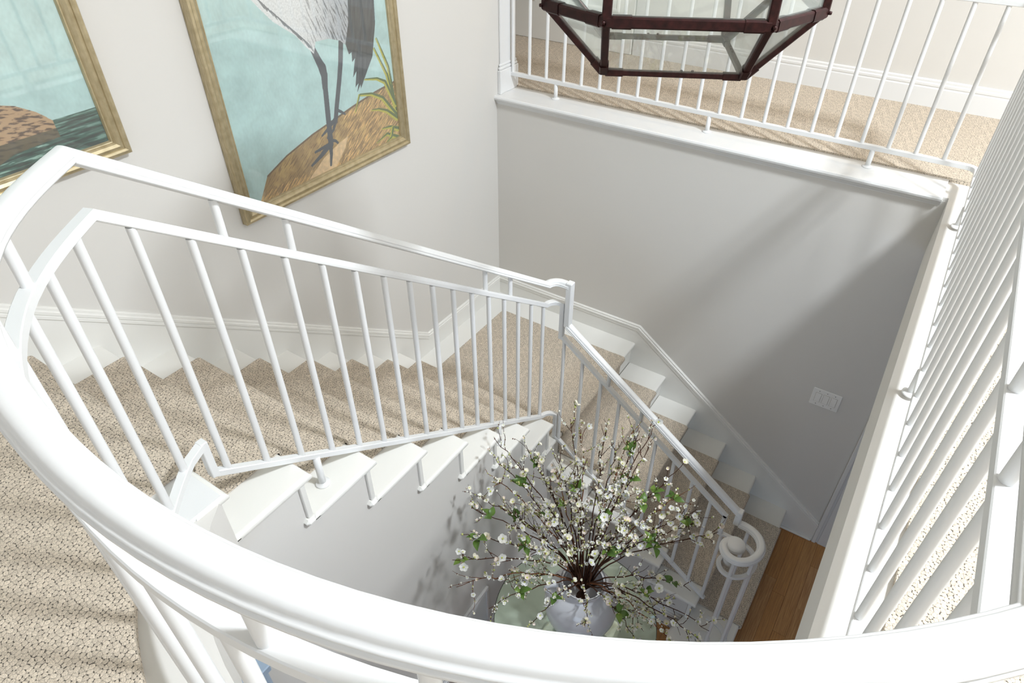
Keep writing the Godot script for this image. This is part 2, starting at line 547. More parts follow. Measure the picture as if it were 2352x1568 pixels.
func make_shell() -> void:
	var top := 3.9 + H
	# walls of the stairwell
	struct("wall_left", box_mesh(Vector3(-0.12, 0, -0.2), Vector3(0, top, 7.0)), M.wall)
	struct("wall_far", box_mesh(Vector3(0, 0, -0.12), Vector3(2.80, H - 0.03, 0)), M.wall)
	struct("wall_gallery", box_mesh(Vector3(-3.0, H - 0.3, -1.40), Vector3(6.5, top, -1.255)), M.wall)
	struct("wall_near", wall_with_hole(Vector3(-0.12, 0, 7.0), Vector3(6.62, top, 7.15), 2, Vector2(0.9, H + 0.6), Vector2(5.5, H + 2.3)), M.wall)
	struct("wall_right", wall_with_hole(Vector3(6.5, 0, -1.4), Vector3(6.65, top, 7.0), 0, Vector2(-0.8, H + 0.6), Vector2(1.8, H + 2.3)), M.wall)
	struct("wall_corridor", box_mesh(Vector3(-3.12, H - 0.3, -1.4), Vector3(-3.0, H + 2.5, -0.08)), M.wall)
	struct("wall_corridor", box_mesh(Vector3(-3.0, H - 0.3, -0.2), Vector3(-0.12, H + 2.5, -0.08)), M.wall)
	window("window_1", 2, 7.0, Vector2(0.9, H + 0.6), Vector2(5.5, H + 2.3))
	window("window_2", 0, 6.5, Vector2(-0.8, H + 0.6), Vector2(1.8, H + 2.3))
	# ceiling with the opening of the skylight, and its shaft
	var st := begin()
	var sx0 := 4.3; var sx1 := 4.8; var sz0 := 1.5; var sz1 := 2.0
	for f: Array in [[-0.2, sx0, -0.2, 7.1], [sx1, 6.6, -0.2, 7.1], [sx0, sx1, -0.2, sz0], [sx0, sx1, sz1, 7.1]]:
		box(st, Vector3(f[0], top, f[2]), Vector3(f[1], top + 0.12, f[3]))
	box(st, Vector3(sx0 - 0.05, top + 0.12, sz0 - 0.05), Vector3(sx0, top + 0.4, sz1 + 0.05))
	box(st, Vector3(sx1, top + 0.12, sz0 - 0.05), Vector3(sx1 + 0.05, top + 0.4, sz1 + 0.05))
	box(st, Vector3(sx0, top + 0.12, sz0 - 0.05), Vector3(sx1, top + 0.4, sz0))
	box(st, Vector3(sx0, top + 0.12, sz1), Vector3(sx1, top + 0.4, sz1 + 0.05))
	# lower soffit over the gallery corridor
	box(st, Vector3(-3.1, H + 2.44, -1.4), Vector3(6.6, H + 2.56, -0.2))
	box(st, Vector3(-0.2, H + 2.44, -0.32), Vector3(6.6, top, -0.2))
	struct("ceiling", finish(st), M.ceiling)
	# upper floor slab round the well
	var poly := PackedVector2Array([Vector2(-3.0, -1.255), Vector2(6.5, -1.255), Vector2(6.5, 7.0), Vector2(0, 7.0), Vector2(0, 3.04), Vector2(1.185, 3.04)])
	var a1 := arc_to_x(0.955, 1.185)
	var a0 := arc_to_x(0.955, 2.60)
	var ap := arc_points(0.955, a1, a0, 24)
	for i in range(1, ap.size()): poly.append(ap[i])
	poly.append_array([Vector2(2.60, -0.005), Vector2(0.0, -0.005), Vector2(0.0, -0.2), Vector2(-3.0, -0.2)])
	struct("floor_upper", slab(poly, H - 0.30, H - 0.012), M.wall)
	# white ledge boards round the well, with a rounded nosing and a small moulding under it
	var nose := v2([[-0.002, -0.012], [-0.002, 0.0], [0.226, 0.0], [0.232, -0.003], [0.236, -0.012], [0.234, -0.022], [0.228, -0.028], [0.218, -0.030], [0.216, -0.036], [0.212, -0.046], [0.206, -0.050], [0.204, -0.062], [0.198, -0.066], [0.196, -0.030], [0.0, -0.030]])
	var led := begin()
	sweep(led, PackedVector3Array([Vector3(2.575, H, -0.205), Vector3(0.0, H, -0.205)]), nose_left(nose))
	struct("trim_1", finish(led), M.white)
	led = begin()
	var rail_side := v2([[0.002, -0.012], [0.002, 0.0], [-0.156, 0.0], [-0.162, -0.003], [-0.166, -0.012], [-0.164, -0.022], [-0.158, -0.028], [-0.148, -0.030], [-0.146, -0.036], [-0.142, -0.046], [-0.136, -0.050], [-0.134, -0.062], [-0.128, -0.066], [-0.126, -0.030], [0.0, -0.030]])
	var pp := PackedVector3Array([Vector3(2.74, H, -0.205), Vector3(2.74, H, ARC.y + sin(arc_to_x(1.105, 2.74)) * 1.105)])
	var ol := arc_points(1.105, arc_to_x(1.105, 2.74), arc_to_x(1.105, 1.14), 40)
	for i in range(1, ol.size()): pp.append(Vector3(ol[i].x, H, ol[i].y))
	pp.append(Vector3(1.03, H, 3.10))
	sweep(led, pp, rail_side)
	box(led, Vector3(1.022, H - 0.03, 3.03), Vector3(1.185, H, 3.22), 0.002)
	struct("trim_2", finish(led), M.white)
	# fascia under the right-hand ledge and the curved end
	var fas := begin()
	var fp := PackedVector3Array([Vector3(2.607, H - 0.30, 0.0), Vector3(2.607, H - 0.30, ap[ap.size() - 1].y)])
	for i in range(ap.size() - 1, -1, -1):
		var q := ap[i] + (ap[i] - ARC).normalized() * 0.007
		fp.append(Vector3(q.x, H - 0.30, q.y))
	sweep(fas, fp, v2([[-0.006, 0.0], [0.006, 0.0], [0.006, 0.25], [-0.006, 0.25]]))
	struct("trim_3", finish(fas), M.wall)
	# end of the left wall: casing and base block
	struct("trim_4", box_mesh(Vector3(0, H + 0.18, -0.2), Vector3(0.014, top, -0.03), 0.003), M.white)
	var bb := begin()
	box(bb, Vector3(0, H, -0.218), Vector3(0.024, H + 0.145, -0.012), 0.003)
	box(bb, Vector3(0, H + 0.145, -0.215), Vector3(0.021, H + 0.165, -0.015), 0.006)
	box(bb, Vector3(0, H + 0.165, -0.210), Vector3(0.018, H + 0.184, -0.02), 0.006)
	struct("baseboard_corner", finish(bb), M.white)
	# baseboards of the gallery
	var base := v2([[0, 0], [-0.018, 0.0], [-0.018, 0.128], [-0.015, 0.134], [-0.015, 0.138], [-0.018, 0.142], [-0.018, 0.154], [-0.012, 0.160], [-0.012, 0.172], [-0.006, 0.178], [0, 0.178]])
	var b2 := begin()
	sweep(b2, PackedVector3Array([Vector3(0.43, H - 0.012, -1.255), Vector3(6.5, H - 0.012, -1.255)]), mirror(base))
	struct("baseboard_gallery", finish(b2), M.white)
	var b3 := begin()
	sweep(b3, PackedVector3Array([Vector3(0, H - 0.012, 7.0), Vector3(0, H - 0.012, 3.05)]), mirror(base))
	struct("baseboard_left", finish(b3), M.white)
	# closet doors on the gallery wall
	door("door_1", -1.06, -0.357)
	door("door_2", -0.347, 0.352)
	var cs := begin()
	box(cs, Vector3(0.36, H - 0.01, -1.256), Vector3(0.43, H + 2.1, -1.235), 0.004)
	struct("trim_5", finish(cs), M.white)

func mirror(p: PackedVector2Array) -> PackedVector2Array:
	var q := PackedVector2Array()
	for a in p: q.append(Vector2(-a.x, a.y))
	return q

func nose_left(p: PackedVector2Array) -> PackedVector2Array:
	return mirror(p)

func door(called: String, x0: float, x1: float) -> void:
	var d := Node3D.new()
	d.name = called
	d.set_meta("kind", "structure")
	add_child(d, true)
	d.position = Vector3(x0, H, -1.255)
	var w := x1 - x0
	part("door_leaf", box_mesh(Vector3(0, 0.012, 0.0), Vector3(w, 2.03, 0.03), 0.002), M.trim, d)
	for f: Array in [[0.28, 0.86], [1.02, 1.9]]:
		var st := begin()
		var m := v2([[0, 0], [0.006, 0.008], [0.018, 0.010], [0.026, 0.004], [0.03, 0.0]])
		for s in 4:
			for i in range(m.size() - 1):
				var c: Array = []
				for k: int in [s, (s + 1) % 4]:
					for j: int in [i, i + 1]:
						var o := m[j].x
						var cx: float = 0.115 + o if k in [0, 3] else w - 0.115 - o
						var cy: float = f[0] + o if k in [0, 1] else f[1] - o
						c.append(Vector3(cx, cy, 0.03 + m[j].y))
				quad(st, c[0], c[1], c[3], c[2], Vector3(0, 0, 1))
		part("panel_moulding", finish(st), M.trim, d)
	part("threshold_gap", box_mesh(Vector3(-0.004, -0.006, 0.004), Vector3(w + 0.004, 0.008, 0.02)), M.gap, d)

func make_lower_floor() -> void:
	# hall below: boarded floor, walls under the flights, ceiling is the slab above
	struct("floor", box_mesh(Vector3(-0.1, -0.15, -2.6), Vector3(6.6, -0.012, 7.1)), M.gap)
	var fl: Node3D = get_node("floor")
	var w := 0.083
	var variants: Array = []
	var lens := [0.55, 0.85, 1.15, 1.5]
	for L: float in lens:
		var st := begin()
		plank(st, w, L)
		variants.append(finish_uv(st))
	var rest := begin()
	var x := 1.0
	var col := 0
	while x < 6.5:
		var z := -2.5 + rng.randf() * -0.6
		while z < 7.0:
			var k := rng.randi() % 4
			var L: float = lens[k]
			if x > 2.25 and x < 3.3 and z + L > -0.7 and z < 2.5:
				var o := part("plank", variants[k], M.wood[rng.randi() % 4], fl, Vector3(x, -0.012, z))
				o.name = "plank"
			else:
				plank(rest, w, L, Vector3(x, -0.012, z))
			z += L
		x += w
		col += 1
	var ro := part("plank_field", finish_uv(rest), M.wood[0], fl)
	ro.set_meta("kind", "stuff")
	# wall under the upper flight (faces +x) and under the lower flight (faces +z)
	var p := PackedVector2Array([Vector2(7.0, -0.01), Vector2(1.06, -0.01), Vector2(1.06, LY - 0.03)])
	for k in range(7, -1, -1):
		var zn := Z0 - TU * k
		var yy := H - R * k - 0.03
		p.append(Vector2(zn + 0.028, p[p.size() - 1].y))
		p.append(Vector2(zn + 0.028, yy))
	p.append(Vector2(3.6, H - 0.03))
	p.append(Vector2(3.6, H - 0.3))
	p.append(Vector2(7.0, H - 0.3))
	var st1 := begin()
	prism(st1, p, func(q: Vector2, s: int) -> Vector3: return Vector3(1.155 if s else 1.055, q.y, q.x), Vector3.RIGHT)
	struct("wall_under_upper_flight", finish(st1), M.wall)
	var p2 := PackedVector2Array([Vector2(1.0, -0.01), Vector2(2.44, -0.01)])
	for k in range(5, -1, -1):
		var xn := X0 + TL * k
		var yy := LY - R * k - 0.03
		if k == 5: p2[1] = Vector2(xn - 0.028, -0.01)
		p2.append(Vector2(xn - 0.028, yy))
		if k > 0: p2.append(Vector2(xn - TL - 0.028, yy))
	p2.append(Vector2(1.0, LY - 0.03))
	var st2 := begin()
	prism(st2, p2, func(q: Vector2, s: int) -> Vector3: return Vector3(q.x, q.y, 1.165 if s else 1.065), Vector3.BACK)
	struct("wall_under_lower_flight", finish(st2), M.wall)
	# closed back room behind the doorway at the foot of the stairs
	struct("wall_back", box_mesh(Vector3(1.9, 0, -2.6), Vector3(6.6, H - 0.3, -2.5)), M.wall)
	struct("wall_back_side", box_mesh(Vector3(1.9, 0, -2.5), Vector3(2.0, H - 0.3, -0.12)), M.wall)
	struct("wall_lintel", box_mesh(Vector3(2.80, 2.08, -0.12), Vector3(6.5, H - 0.3, 0)), M.wall)
	struct("wall_stub", box_mesh(Vector3(3.72, 0, -0.12), Vector3(6.5, 2.08, 0)), M.wall)
	# doorway casing at the end of the far wall
	var cs := begin()
	box(cs, Vector3(2.695, 0, 0.0), Vector3(2.80, 2.1, 0.014), 0.003)
	box(cs, Vector3(2.695, 0, 0.014), Vector3(2.722, 2.1, 0.026), 0.004)
	box(cs, Vector3(2.735, 0, 0.014), Vector3(2.800, 2.1, 0.020), 0.003)
	box(cs, Vector3(2.80, 0, -0.12), Vector3(2.812, 2.1, 0.018), 0.003)
	struct("trim_6", finish(cs), M.white)
	# baseboards of the lower hall
	var base := v2([[0, 0], [0.016, 0.0], [0.016, 0.118], [0.013, 0.124], [0.013, 0.128], [0.016, 0.132], [0.016, 0.144], [0.010, 0.150], [0.010, 0.160], [0.004, 0.166], [0, 0.166]])
	var b := begin()
	sweep(b, PackedVector3Array([Vector3(1.155, 0, 7.0), Vector3(1.155, 0, 1.165), Vector3(2.15, 0, 1.165)]), base)
	struct("baseboard_hall", finish(b), M.white)
	# skirting of the stairs on the left and far walls
	var sk := begin()
	var q1 := PackedVector2Array()
	var ztop := 3.05
	q1.append(Vector2(ztop, H + SLOPE * (ztop - Z0) + 0.11))
	q1.append(Vector2(0.885, LY + 0.11))
	q1.append(Vector2(0.0, LY + 0.11))
	q1.append(Vector2(0.0, LY - 0.04))
	q1.append(Vector2(1.0, LY - 0.04))
	q1.append(Vector2(ztop, H - R - 0.08))
	prism(sk, q1, func(q: Vector2, s: int) -> Vector3: return Vector3(0.014 if s else 0.0, q.y, q.x), Vector3.RIGHT)
	struct("baseboard_stair_left", finish(sk), M.trim)
	sk = begin()
	var q2 := PackedVector2Array([Vector2(0.0, LY + 0.115), Vector2(1.172, LY + 0.115), Vector2(2.695, LY + 0.115 - 0.729 * 1.523), Vector2(2.695, 0.0), Vector2(2.4, 0.0), Vector2(1.1, LY - 0.16), Vector2(0.0, LY - 0.04)])
	prism(sk, q2, func(q: Vector2, s: int) -> Vector3: return Vector3(q.x, q.y, 0.014 if s else 0.0), Vector3.BACK)
	box(sk, Vector3(2.47, 0, 0.0), Vector3(2.69, 0.02, 0.03), 0.006)
	struct("baseboard_stair_far", finish(sk), M.trim)
	# its cap moulding, carried round the corner
	var cap := v2([[0, 0], [0.018, 0.0], [0.018, 0.010], [0.0165, 0.014], [0.020, 0.017], [0.020, 0.027], [0.014, 0.031], [0.014, 0.040], [0.006, 0.044], [0, 0.044]])
	sk = begin()
	sweep(sk, PackedVector3Array([Vector3(0, H + SLOPE * (ztop - Z0) + 0.11, ztop), Vector3(0, LY + 0.112, 0.885), Vector3(0, LY + 0.112, 0.0), Vector3(1.172, LY + 0.112, 0.0), Vector3(2.695, LY + 0.112 - 0.729 * 1.523, 0.0)]), cap)
	struct("trim_7", finish(sk), M.trim)

func plank(st: SurfaceTool, w: float, L: float, at := Vector3.ZERO) -> void:
	# one floor board with eased edges and its own grain coordinates
	var g := 0.0004
	var c := 0.0010
	var y := 0.012
	var u0 := rng.randf()
	var top := [Vector3(g + c, y, g + c), Vector3(w - g - c, y, g + c), Vector3(w - g - c, y, L - g - c), Vector3(g + c, y, L - g - c)]
	var mid := [Vector3(g, y - c, g), Vector3(w - g, y - c, g), Vector3(w - g, y - c, L - g), Vector3(g, y - c, L - g)]
	var low := [Vector3(g, 0, g), Vector3(w - g, 0, g), Vector3(w - g, 0, L - g), Vector3(g, 0, L - g)]
	var faces := [[top[0], top[1], top[2], top[3]]]
	for i in 4:
		var j := (i + 1) % 4
		faces.append([mid[i], mid[j], top[j], top[i]])
		faces.append([low[i], low[j], mid[j], mid[i]])
	for f: Array in faces:
		var order := [0, 1, 2, 0, 2, 3]
		var n: Vector3 = (f[0] - f[2]).cross(f[0] - f[1])
		var outw: Vector3 = (f[0] + f[1] + f[2] + f[3]) * 0.25 - Vector3(w * 0.5, y * 0.4, L * 0.5)
		outw.z *= 0.05
		if n.dot(outw) < 0.0: order = [0, 2, 1, 0, 3, 2]
		st.set_smooth_group(-1)
		for k: int in order:
			var v: Vector3 = f[k]
			st.set_uv(Vector2(u0 + v.x / 0.12, u0 * 3.0 + v.z / 1.6))
			st.add_vertex(v + at)

func finish_uv(st: SurfaceTool) -> ArrayMesh:
	st.generate_normals()
	return st.commit()

# ------------------------------------------------------------------ stairs
func make_stairs() -> void:
	var t := thing("stair_flight", "white painted upper flight of eight steps descending along the wall with the pictures", "stairs", Vector3.ZERO)
	for k in range(0, 8):
		var zn := Z0 - TU * k
		var y := H - R * k
		if k > 0:
			var st := begin()
			round_slab(st, v2([[0.0, zn], [1.178, zn], [1.178, zn + TU + 0.03], [0.0, zn + TU + 0.03]]), y - 0.03, y, 0.013)
			box(st, Vector3(1.14, y - 0.028, zn + TU), Vector3(1.178, y - 0.002, zn + TU + 0.062), 0.010)
			part("tread", finish(st), M.trim, t)
		var rs := begin()
		box(rs, Vector3(0.0, y - R, zn + 0.026), Vector3(1.166, y - 0.03, zn + 0.046), 0.002)
		part("riser", finish(rs), M.trim, t)
	# nosing of the upper floor above the top riser
	var top := begin()
	round_slab(top, v2([[0.0, Z0], [1.19, Z0], [1.19, Z0 + 0.10], [0.0, Z0 + 0.10]]), H - 0.03, H - 0.001, 0.013)
	part("top_nosing", finish(top), M.trim, t)
	var l := thing("stair_landing", "white square quarter landing where the two stair flights meet in the corner", "landing", Vector3.ZERO)
	var st := begin()
	round_slab(st, v2([[0.0, 0.0], [1.172, 0.0], [1.172, 1.205], [0.0, 1.205]]), LY - 0.03, LY, 0.013)
	part("platform", finish(st), M.trim, l)
	part("corner_return", box_mesh(Vector3(1.12, LY - 0.028, 1.17), Vector3(1.178, LY - 0.002, 1.262), 0.010), M.trim, l)
	part("beam", box_mesh(Vector3(0.0, LY - 0.16, 0.0), Vector3(1.14, LY - 0.03, 1.15)), M.trim, l)
	var f := thing("stair_flight", "white painted lower flight descending right along the grey wall to the wood floor", "stairs", Vector3.ZERO)
	for k in range(0, 6):
		var xn := X0 + TL * k
		var y := LY - R * k
		if k > 0:
			var s2 := begin()
			var poly := v2([[xn - TL - 0.03, 0.0], [xn, 0.0], [xn, 1.19], [xn - TL - 0.03, 1.19]])
			if k == 5:
				poly = v2([[xn - TL - 0.03, 0.0], [xn, 0.0]])
				for i in 17:
					var a := PI * i / 16.0
					poly.append(Vector2(2.300 + cos(a) * 0.180, 1.30 + sin(a) * 0.180))
				poly[2].x = xn
				poly[poly.size() - 1].x = 2.12
				poly.append(Vector2(2.16, 1.17))
			round_slab(s2, poly, y - 0.03, y, 0.013)
			if k < 5:
				box(s2, Vector3(xn - TL - 0.062, y - 0.028, 1.15), Vector3(xn - TL, y - 0.002, 1.19), 0.010)
			part("tread", finish(s2), M.trim, f)
		var rs := begin()
		if k < 5:
			box(rs, Vector3(xn - 0.046, y - R, 0.0), Vector3(xn - 0.026, y - 0.03, 1.176), 0.002)
		else:
			var pts := PackedVector3Array([Vector3(xn - 0.036, 0, 0.0)])
			for i in 17:
				var a := PI * i / 16.0
				pts.append(Vector3(2.300 + cos(a) * 0.145, 0, 1.30 + sin(a) * 0.145))
			pts[1].x = xn - 0.036
			sweep(rs, pts, v2([[-0.01, 0.0], [0.01, 0.0], [0.01, R - 0.03], [-0.01, R - 0.03]]))
		part("riser", finish(rs), M.trim, f)

func carpet_line(n: int, going: float, lead: float, tail: float) -> PackedVector2Array:
	# the runner's line over n nosings: x runs down the stairs from the first nosing, y from the first tread
	var t := 0.011
	var p := PackedVector2Array([Vector2(-lead, t)])
	for k in n:
		var x := going * k
		var y := -R * k
		for q: Array in [[-0.010, t], [0.000, t - 0.001], [0.008, t - 0.005], [0.012, -0.002], [0.013, -0.012], [0.010, -0.024], [0.002, -0.034], [-0.010, -0.040]]:
			p.append(Vector2(x + q[0], y + q[1]))
		p.append(Vector2(x - 0.014, y - 0.05))
		if k < n - 1 or tail > 0.0:
			p.append(Vector2(x - 0.016, y - R + t + 0.01))
			p.append(Vector2(x - 0.010, y - R + t))
		else:
			p.append(Vector2(x - 0.016, y - R + 0.002))
	if tail > 0.0:
		p.append(Vector2(going * (n - 1) + tail, -R * n + t))
	return p

func ribbon(line: PackedVector2Array, thick: float, place: Callable, side: Vector3) -> ArrayMesh:
	# a carpet strip: the line, and the same line pushed back by thick, between sides 0 and 1
	var st := begin()
	var n := line.size()
	var back := PackedVector2Array()
	for i in n:
		var d := (line[mini(i + 1, n - 1)] - line[maxi(i - 1, 0)]).normalized()
		back.append(line[i] - Vector2(-d.y, d.x) * thick)
	for i in n - 1:
		var d := (line[i + 1] - line[i]).normalized()
		var nn := Vector2(-d.y, d.x)
		var o: Vector3 = place.call(line[i] + nn, 0) - place.call(line[i], 0)
		quad(st, place.call(line[i], 0), place.call(line[i + 1], 0), place.call(line[i + 1], 1), place.call(line[i], 1), o, 1)
		for s in 2:
			quad(st, place.call(line[i], s), place.call(line[i + 1], s), place.call(back[i + 1], s), place.call(back[i], s), side if s else -side)
	return finish(st)

func make_carpets() -> void:
	# fitted carpet of the upper floor
	var poly := PackedVector2Array([Vector2(-3.0, -1.25), Vector2(6.5, -1.25), Vector2(6.5, 7.0), Vector2(0.0, 7.0), Vector2(0.0, Z0 + 0.085), Vector2(1.03, Z0 + 0.085), Vector2(1.03, 3.17)])
	var ol := arc_points(1.10, arc_to_x(1.10, 1.14), arc_to_x(1.10, 2.735), 40)
	for i in ol.size(): poly.append(ol[i])
	poly.append_array([Vector2(2.735, -0.202), Vector2(-3.0, -0.202)])
	var st := begin()
	prism(st, poly, func(p: Vector2, s: int) -> Vector3: return Vector3(p.x, H + 0.0105 if s else H - 0.012, p.y), Vector3.UP)
	struct("floor_carpet", finish(st), M.carpet)
	var a := thing("stair_runner", "beige woven runner carpet wrapped over the steps of the upper flight", "carpet")
	var la := carpet_line(8, TU, 0.095, 0.05)
	part("runner_strip", ribbon(la, 0.010, func(p: Vector2, s: int) -> Vector3: return Vector3(1.028 if s else 0.172, H + p.y, Z0 - p.x), Vector3.RIGHT), M.carpet, a)
	var b := thing("landing_carpet", "beige woven carpet square covering the corner landing of the stairs", "carpet")
	part("carpet_pad", box_mesh(Vector3(0.172, LY - 0.001, 0.205), Vector3(X0 - 0.055, LY + 0.0105, 1.196), 0.002), M.carpet, b)
	var c := thing("stair_runner", "beige woven runner carpet wrapped over the steps of the lower flight", "carpet")
	var lb := carpet_line(6, TL, 0.07, 0.0)
	part("runner_strip", ribbon(lb, 0.010, func(p: Vector2, s: int) -> Vector3: return Vector3(X0 + p.x, LY + p.y, 1.046 if s else 0.205), Vector3.BACK), M.carpet, c)

# ------------------------------------------------------------------ railings
func hand_profile(k := 1.0) -> PackedVector2Array:
	var half := [[0.0260, 0.0], [0.0262, 0.0030], [0.0260, 0.0060], [0.0235, 0.0078], [0.0231, 0.0100], [0.0246, 0.0114], [0.0246, 0.0138], [0.0226, 0.0154], [0.0200, 0.0166], [0.0188, 0.0195], [0.0176, 0.0240], [0.0146, 0.0282], [0.0095, 0.0304], [0.0035, 0.0311]]
	var p := PackedVector2Array()
	for q: Array in half: p.append(Vector2(q[0], q[1]) * k)
	for i in range(half.size() - 1, -1, -1): p.append(Vector2(-half[i][0], half[i][1]) * k)
	return p

func gallery_plan(y: float, r: float) -> PackedVector3Array:
	var p := PackedVector3Array([Vector3(0.0, y, -0.14)])
	var c := Vector2(2.666 - 0.05, -0.14 + 0.05)
	for i in 7:
		var a := -PI * 0.5 + PI * 0.5 * i / 6.0
		p.append(Vector3(c.x + cos(a) * 0.05, y, c.y + sin(a) * 0.05))
	var q := arc_points(r, arc_to_x(r, 2.666), arc_to_x(r, 1.09), 44)
	for i in q.size(): p.append(Vector3(q[i].x, y, q[i].y))
	return p

var bal_mesh: Mesh
func baluster(parent: Node3D, x: float, z: float, y0: float, y1: float, called := "baluster") -> void:
	var o := part(called, bal_mesh, M.white, parent, Vector3(x, y0, z))
	o.scale = Vector3(1, y1 - y0, 1)

var foot_mesh: Mesh
func foot(parent: Node3D, at: Vector3, h: float) -> void:
	var st := begin()
	lathe(st, [[0.0, 0.0], [0.0125, 0.0], [0.0125, h], [0.0, h]], Vector3.ZERO, 18)
	var o := part("foot_post", finish(st), M.white, parent, at)
	if foot_mesh == null:
		var fl := begin()
		lathe(fl, [[0.0, 0.0002], [0.026, 0.0002], [0.026, 0.004], [0.022, 0.007], [0.0140, 0.008], [0.0128, 0.0105], [0.0, 0.0105]], Vector3.ZERO, 20)
		foot_mesh = finish(fl)
	part("flange", foot_mesh, M.white, o)

func make_gallery_railing() -> void:
	var bs := begin()
	rod(bs, Vector3.ZERO, Vector3(0, 1, 0), 0.0103, 14)
	bal_mesh = finish(bs)
	var t := thing("gallery_railing", "white metal railing with round balusters round the open well of the upper floor", "railing")
	var r := RAIL
	var hp := gallery_plan(H + 0.9137, r)
	var st := begin()
	# the rake of the stair handrail begins with the same mitre
	sweep(st, hp, hand_profile(0.92), 2, true, Vector3.ZERO, Vector3.ZERO, Vector3(0, -SLOPE, -1).normalized())
	part("handrail", finish(st), M.white, t)
	st = begin()
	sweep(st, gallery_plan(H + 0.79, r), rect(0.0135, 0.0, 0.023), -1, true, Vector3.ZERO, Vector3.ZERO, Vector3(0, -SLOPE, -1).normalized())
	part("upper_rail", finish(st), M.white, t)
	st = begin()
	var bp := gallery_plan(H + 0.09, r)
	bp[bp.size() - 1] = Vector3(1.09, H + 0.09, 2.99)
	sweep(st, bp, rect(0.0125, 0.0, 0.024))
	# short drop to the bottom rail of the stairs
	box(st, Vector3(1.0768, H - 0.018, 2.976), Vector3(1.1032, H + 0.1148, 2.998), 0.002)
	part("bottom_rail", finish(st), M.white, t)
	for i in 21:
		baluster(t, 0.033 + i * 0.1242, -0.14, H + 0.112, H + 0.792)
	for i in 23:
		baluster(t, 2.666, 0.0 + i * 0.1335, H + 0.112, H + 0.792)
	# along the curved end
	var a0 := arc_to_x(r, 2.666); var a1 := arc_to_x(r, 1.09)
	var n := 15
	for i in range(1, n):
		var a := lerpf(a1, a0, (i - 0.42) / (n - 0.42))
		var q := ARC + Vector2(cos(a), sin(a)) * arc_r(r, a)
		baluster(t, q.x, q.y, H + 0.112, H + 0.792)
	for x: float in [0.355, 1.35, 2.205]:
		foot(t, Vector3(x, H, -0.14), 0.092)
	for z: float in [0.31, 1.58, 2.72]:
		foot(t, Vector3(2.662, H, z), 0.092)
	for deg: float in [60.0, 128.0]:
		foot(t, Vector3(ARC.x + cos(deg_to_rad(deg)) * arc_r(r, deg_to_rad(deg)), H, ARC.y + sin(deg_to_rad(deg)) * arc_r(r, deg_to_rad(deg))), 0.092)
	# short posts in pairs between the upper rail and the handrail
	var pairs: Array = []
	for x: float in [0.5, 0.685, 1.7, 1.885]: pairs.append(Vector2(x, -0.14))
	for z: float in [0.55, 0.735, 1.62, 1.80, 2.60, 2.79]: pairs.append(Vector2(2.666, z))
	for deg: float in [70.0, 80.0, 117.9, 128.6]: pairs.append(ARC + Vector2(cos(deg_to_rad(deg)), sin(deg_to_rad(deg))) * arc_r(r, deg_to_rad(deg)))
	for q: Vector2 in pairs: baluster(t, q.x, q.y, H + 0.812, H + 0.902, "short_post")

func quarter(y: float, x: float, z1: float, rad: float, xend: float) -> PackedVector3Array:
	var p := PackedVector3Array()
	for i in 9:
		var a := PI - PI * 0.5 * i / 8.0
		p.append(Vector3(x + rad + cos(a) * rad, y, z1 + rad - sin(a) * rad))
	p.append(Vector3(xend, y, z1))
	return p

